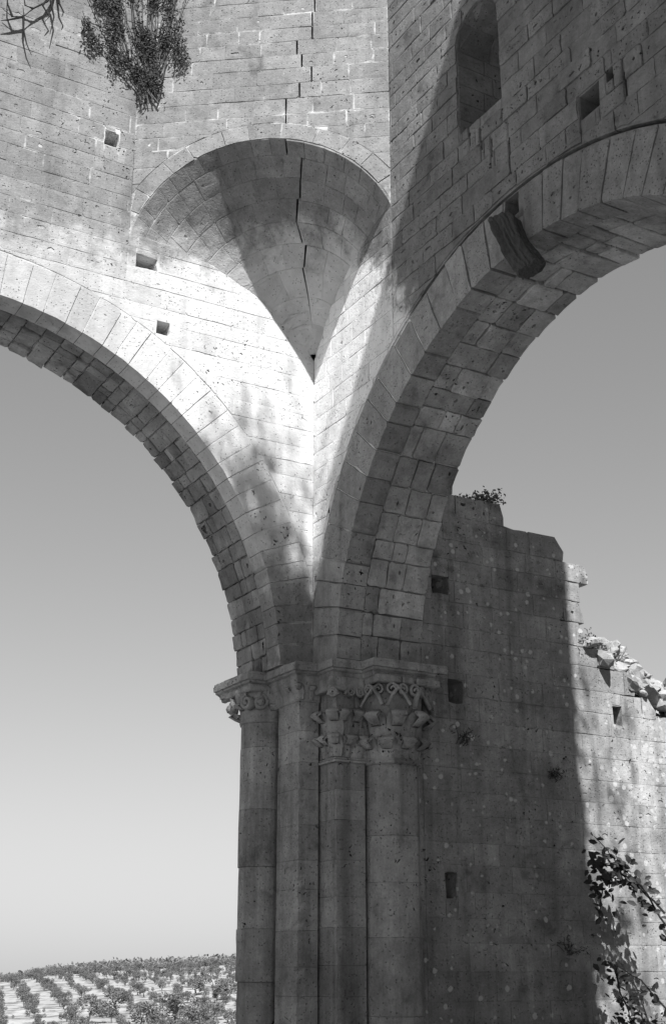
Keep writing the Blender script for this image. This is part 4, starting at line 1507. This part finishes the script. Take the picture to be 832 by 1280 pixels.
def wander(start, direction, length, steps, rr, bend=0.25, gravity=0.0, plane=None):
    p, d = Vector(start), Vector(direction).normalized()
    out = [p.copy()]
    for i in range(steps):
        d = d + Vector((rr.gauss(0, bend), rr.gauss(0, bend), rr.gauss(0, bend) - gravity))
        if plane is not None:
            d = d - plane * d.dot(plane)
        d.normalize()
        p = p + d * (length / steps)
        out.append(p.copy())
    return out

def shrub(name, label, base, height, spread, nst, leaves, lsize, mat, rr, cat='shrub', group=None, lean=(0, 0, 0), asp=0.5, flat=None):
    t = thing(name, label, cat, group=group)
    st, lf = Bag(), Bag()
    base = Vector(base)
    for k in range(nst):
        d = Vector((rr.gauss(0, spread), rr.gauss(0, spread), 1.0)) + Vector(lean)
        if flat is not None:
            d = d - Vector(flat) * d.dot(Vector(flat))
        pth = wander(base + Vector((rr.gauss(0, 0.03), rr.gauss(0, 0.03), 0)), d, height * rr.uniform(0.6, 1.1), 7, rr, 0.22, plane=Vector(flat) if flat is not None else None)
        tube(st, pth, 0.012 * height + 0.002, 0.003, 4)
        for i in range(leaves // nst):
            q = rr.uniform(0.25, 1.0) * (len(pth) - 1)
            a = int(min(len(pth) - 2, q))
            c = pth[a].lerp(pth[a + 1], q - a)
            c = c + Vector((rr.gauss(0, 1), rr.gauss(0, 1), rr.gauss(0, 1))) * (height * 0.09)
            leaf_faces(lf, c, lsize * rr.uniform(0.6, 1.3), rr, asp=asp)
    st.build('stems', M['bark'], t)
    lf.build('foliage', mat, t)
    return t

rr = random.Random(101)
# dark creeper fanning up the wall beside the squinch
def creeper():
    t = thing('creeper', 'dark dry creeper fanning up the wall above the left end of the squinch', 'creeper')
    st, lf = Bag(), Bag()
    pn = Vector((0, -1, 0))
    def wall_pt(x, y):
        a = pix(x, y, 1, -0.03)
        if a[0] > -QA + 0.02:
            r = FW * F_PX + RT * (x - 416) + UP * (640 - y)
            nn = np.array([1 / QA, 1 / QB, 0])
            tt = (-1.03 - nn @ CAM) / (nn @ r)
            a = CAM + r * tt
        return Vector(a)
    blobs = [((132, 22), 26, 42), ((165, 40), 30, 52), ((200, 30), 26, 50), ((190, 78), 24, 36), ((157, 82), 24, 20), ((215, 60), 16, 30), ((182, 110), 14, 22), ((205, 130), 6, 9), ((228, 76), 10, 10), ((115, 40), 14, 26), ((150, -15), 46, 30), ((205, -18), 30, 30), ((196, 122), 8, 10)]
    for k in range(26):
        x0, y0 = 186 + rr.uniform(-12, 16), 120 + rr.uniform(-14, 12)
        x1, y1 = rr.uniform(98, 236), rr.uniform(-40, 20)
        pth = [wall_pt(x0 + (x1 - x0) * (q + 0.12 * math.sin(q * 3)) + rr.uniform(-2, 2), y0 + (y1 - y0) * q) for q in [i / 9 for i in range(10)]]
        tube(st, pth, 0.010, 0.004, 4)
    for (c, rx, ry) in blobs:
        for i in range(int(rx * ry * 1.35)):
            a, q = rr.uniform(0, 6.28), math.sqrt(rr.random())
            x, y = c[0] + rx * q * math.cos(a), c[1] + ry * q * math.sin(a)
            if noise.noise(Vector((x * 0.06, y * 0.025, 1.0))) + 0.6 * noise.noise(Vector((x * 0.2, y * 0.08, 4.0))) + 0.25 * rr.random() < 0.10:
                continue
            leaf_faces(lf, wall_pt(x, y) + Vector((rr.gauss(0, 0.02), -abs(rr.gauss(0, 0.03)), 0)), rr.uniform(0.018, 0.05), rr, normal=(0, -1, 0), asp=0.4)
    st.build('stems', M['bark'], t)
    lf.build('foliage', M['dry'], t)
    # bare twigs hanging at the far left
    t2 = thing('dead_twigs', 'bare dead twigs hanging against the wall in the upper left', 'twigs')
    b = Bag()
    def twig(px):
        tube(b, [wall_pt(x, y) + Vector((0, -0.05, 0)) for x, y in px], 0.016, 0.004, 5)
    twig([(70, -30), (64, -5), (58, 5), (40, 14), (28, 24), (14, 24), (2, 14)])
    twig([(64, -8), (52, 10), (60, 24), (55, 30)])
    twig([(70, -20), (73, 8), (78, 18), (76, 24)])
    twig([(40, 14), (30, 10), (28, -5)])
    twig([(28, 24), (28, 40), (32, 58), (38, 72)])
    twig([(62, 4), (66, 24), (61, 46)])
    twig([(28, 24), (10, 28), (0, 29)])
    twig([(14, 24), (8, 8), (8, -10)])
    b.build('twigs', M['twig'], t2)
creeper()

p = pix(588, 632, 1, YC + 0.25)
shrub('wall_shrub', 'small leafy shrub on the ruined wall top beside the arch', (p[0] + 0.05, p[1] - 0.1, 6.96), 0.34, 0.9, 9, 500, 0.045, M['leaf_pale'], rr)
p = pix(742, 805, 1, YC + 0.1)
shrub('wall_shrub', 'dry scrubby plant on the broken ledge below the overhanging stone', (p[0], p[1] + 0.1, p[2] - 0.28), 0.50, 0.7, 10, 620, 0.04, M['leaf'], rr, lean=(0.2, -0.4, 0))
p = pix(775, 825, 1, YC + 0.1)
shrub('wall_shrub', 'tuft of dry grass at the top edge of the rubble', (p[0], p[1] + 0.1, p[2] - 0.08), 0.28, 0.6, 12, 120, 0.06, M['leaf_pale'], rr, asp=0.15)
for (x, y, h, lab) in ((712, 1188, 0.24, 'spiky weed rooted low in the shaded wall'), (573, 925, 0.22, 'thin weed growing under the carved capital'), (690, 968, 0.16, 'small weed in the middle of the shaded wall')):
    q = pix(x, y, 1, YC - 0.01)
    shrub('wall_weed', lab, (q[0], q[1], q[2] - 0.05), h, 1.0, 10, 120, 0.05, M['leaf'], rr, cat='weed', lean=(0, -0.9, 0.1), asp=0.2)

# leafy branches reaching in front of the sunlit wall from the right
def branches(name, label, paths, nleaf, size):
    t = thing(name, label, 'shrub')
    st, lf = Bag(), Bag()
    for px in paths:
        pts = [Vector(pix(x, y, 1, YC - off)) for x, y, off in px]
        fine = []
        for a, b in zip(pts, pts[1:]):
            for i in range(4):
                fine.append(a.lerp(b, i / 4) + Vector((rr.gauss(0, .006), rr.gauss(0, .01), rr.gauss(0, .006))))
        fine.append(pts[-1])
        tube(st, fine, 0.014, 0.004, 5)
        for i in range(nleaf):
            q = rr.uniform(0.15, 1) * (len(fine) - 1)
            a = int(min(len(fine) - 2, q))
            c = fine[a].lerp(fine[a + 1], q - a) + Vector((rr.gauss(0, 0.07), rr.gauss(0, 0.06), rr.gauss(-0.02, 0.07)))
            leaf_faces(lf, c, size * rr.uniform(0.6, 1.25), rr, normal=(-0.3, -0.9, 0.4), asp=0.55)
    st.build('stems', M['twig'], t)
    lf.build('foliage', M['leaf'], t)
branches('leafy_branch', 'leafy branch reaching left across the sunlit wall from the right edge',
         [[(900, 1240, 0.9), (832, 1160, 0.7), (800, 1105, 0.55), (775, 1085, 0.45), (757, 1062, 0.4), (742, 1045, 0.35)],
          [(832, 1142, 0.7), (800, 1112, 0.5), (776, 1092, 0.45), (768, 1060, 0.4)],
          [(790, 1100, 0.5), (770, 1090, 0.42), (752, 1105, 0.38), (748, 1150, 0.35)],
          [(775, 1085, 0.45), (755, 1080, 0.4), (742, 1090, 0.35)]], 55, 0.105)
branches('leafy_branch', 'lower leafy branch hanging over the foot of the shadow edge',
         [[(900, 1330, 0.8), (832, 1262, 0.65), (800, 1225, 0.5), (770, 1208, 0.4), (755, 1200, 0.35)],
          [(770, 1208, 0.4), (772, 1235, 0.4), (785, 1265, 0.4), (790, 1300, 0.4)]], 60, 0.095)
q = pix(832, 1340, 1, YC - 0.6)
shrub('wall_shrub', 'dense leafy shrub rising at the lower right corner before the wall', (q[0] + 0.05, q[1], q[2] - 0.3), 1.1, 0.35, 14, 900, 0.06, M['leaf'], rr)

# bushes rooted on the tower top, out of view, whose shade dapples the walls
shrub('tower_shrub', 'large bush rooted on the tower top above the viewpoint', (-3.60, -D - 0.3, 18.6), 2.7, 0.14, 14, 820, 0.15, M['leaf'], rr)
shrub('tower_shrub', 'bush on the broken tower corner above the right arch', (0.95, -7.2, 12.4), 3.1, 0.14, 6, 260, 0.15, M['leaf'], rr)

# ------------------------------------------------------------------ olive grove on the far hillside
def crown_mesh(seed, R=1.75, H=1.6, nleaf=950, size=0.30):
    r2 = random.Random(seed)
    b = Bag()
    cl = [(Vector((r2.gauss(0, 0.5) * R, r2.gauss(0, 0.5) * R, 2.0 + r2.uniform(-0.7, 0.9) * H * 0.7)), r2.uniform(0.45, 0.75) * R * 0.6) for _ in range(9)]
    for i in range(nleaf):
        c, rad = r2.choice(cl)
        d = Vector((r2.gauss(0, 1), r2.gauss(0, 1), r2.gauss(0, 1))).normalized()
        leaf_faces(b, c + d * rad * r2.uniform(0.6, 1.05), size * r2.uniform(0.6, 1.2), r2, asp=0.55)
    return mesh('crown', b.v, b.f)
def trunk_mesh(seed):
    r2 = random.Random(seed)
    b = Bag()
    p = wander((0, 0, -0.15), (r2.gauss(0, .15), r2.gauss(0, .15), 1), 1.6, 5, r2, 0.12)
    tube(b, p, 0.17, 0.10, 7)
    for k in range(3):
        tube(b, wander(p[-1], (r2.gauss(0, 1), r2.gauss(0, 1), 1.0), 1.0, 4, r2, 0.15), 0.09, 0.03, 5)
    return mesh('trunk', b.v, b.f)
crowns = [crown_mesh(i * 5 + 2) for i in range(6)]
trunks = [trunk_mesh(i * 3 + 1) for i in range(4)]
RO = random.Random(64)
LAT = np.array([RT[0], RT[1]])
def place_tree(f, s, sc, name, label, group):
    x, y = CAM[0] + FWD[0] * f + LAT[0] * s, CAM[1] + FWD[1] * f + LAT[1] * s
    t = thing(name, label, 'tree', group=group)
    t.location = (x, y, ground_z(x, y))
    t.rotation_euler = (0, 0, RO.uniform(0, 6.28))
    t.scale = (sc, sc, sc * RO.uniform(0.85, 1.1))
    link('trunk', RO.choice(trunks), M['bark'], t)
    link('crown', RO.choice(crowns), M['olive'], t)
cnt = 0
sp, st_ = 6.6, 6.2
dirr = (math.cos(math.radians(15)), math.sin(math.radians(15)))     # row direction: (forward, sideways)
cand = []
for i in range(-60, 60):
    for j in range(0, 70):
        f0 = 195 + j * st_ * dirr[0]
        s0 = i * sp - j * st_ * dirr[1]
        f0 += RO.uniform(-1.5, 1.5); s0 += RO.uniform(-1.1, 1.1)
        if not (200 < f0 < 455):
            continue
        x, y = CAM[0] + FWD[0] * f0 + LAT[0] * s0, CAM[1] + FWD[1] * f0 + LAT[1] * s0
        px = proj((x, y, ground_z(x, y) + 1.5))
        if -12 < px[0] < 306 and px[1] < 1300:
            if RO.random() < 0.10:
                continue
            cand.append((f0, s0))
cand.sort()
far_rows = Bag()
for f0, s0 in cand[298:]:
    x, y = CAM[0] + FWD[0] * f0 + LAT[0] * s0, CAM[1] + FWD[1] * f0 + LAT[1] * s0
    z = ground_z(x, y)
    for k in range(70):
        d = Vector((RO.gauss(0, 0.7), RO.gauss(0, 0.7), 1.35 + RO.gauss(0, 0.5)))
        leaf_faces(far_rows, Vector((x, y, z)) + d, RO.uniform(0.35, 0.7), RO, asp=0.6)
if far_rows.v:
    w = far_rows.build('far_olive_rows', M['olive'])
    w['kind'] = 'stuff'; w['label'] = 'farthest olive rows merging below the ridge'; w['category'] = 'olive rows'
for f0, s0 in cand[:298]:
    place_tree(f0, s0, RO.uniform(0.45, 0.78), 'olive_tree', 'olive tree in the planted rows on the far pale hillside', 'olive trees planted in rows')
# ridge wood: one mass along the skyline
b = Bag()
for i in range(420):
    f0, s0 = RO.uniform(455, 520), RO.uniform(-150, 10)
    x, y = CAM[0] + FWD[0] * f0 + LAT[0] * s0, CAM[1] + FWD[1] * f0 + LAT[1] * s0
    z = ground_z(x, y)
    h = RO.uniform(2.0, 4.2)
    for k in range(45):
        c = Vector((x + RO.gauss(0, 1.5), y + RO.gauss(0, 1.5), z + h * 0.5 + max(-0.4, min(0.38, RO.gauss(0, 0.2))) * h))
        leaf_faces(b, c, RO.uniform(0.8, 1.5), RO, asp=0.6)
w = b.build('ridge_wood', M['olive'])
w['kind'] = 'stuff'; w['label'] = 'dark wooded ridge along the skyline behind the olive rows'; w['category'] = 'woodland'
# nearer bushy trees before the grove
near = [(222, 276, 'broad grey bush nearest the column foot'), (232, 240, 'tall bushy tree left of the column foot'), (238, 142, 'dark bush at the bottom edge below the olive rows'),
        (216, 205, 'low bush at the bottom edge between two taller bushes'), (285, 292, 'pale bush touching the column edge'), (250, 176, 'rounded bush beneath the end of the olive rows'), (214, 258, 'leafy bush at the bottom edge left of the column'),
        (300, 262, 'upright bush behind the tall bushy tree')]
for k, (f0, px_, lab) in enumerate(near):
    s0 = (px_ - 416) / F_PX * f0 * 1.04
    place_tree(f0, s0, RO.uniform(1.2, 1.7), 'bushy_tree', lab, 'bushes below the olive rows')
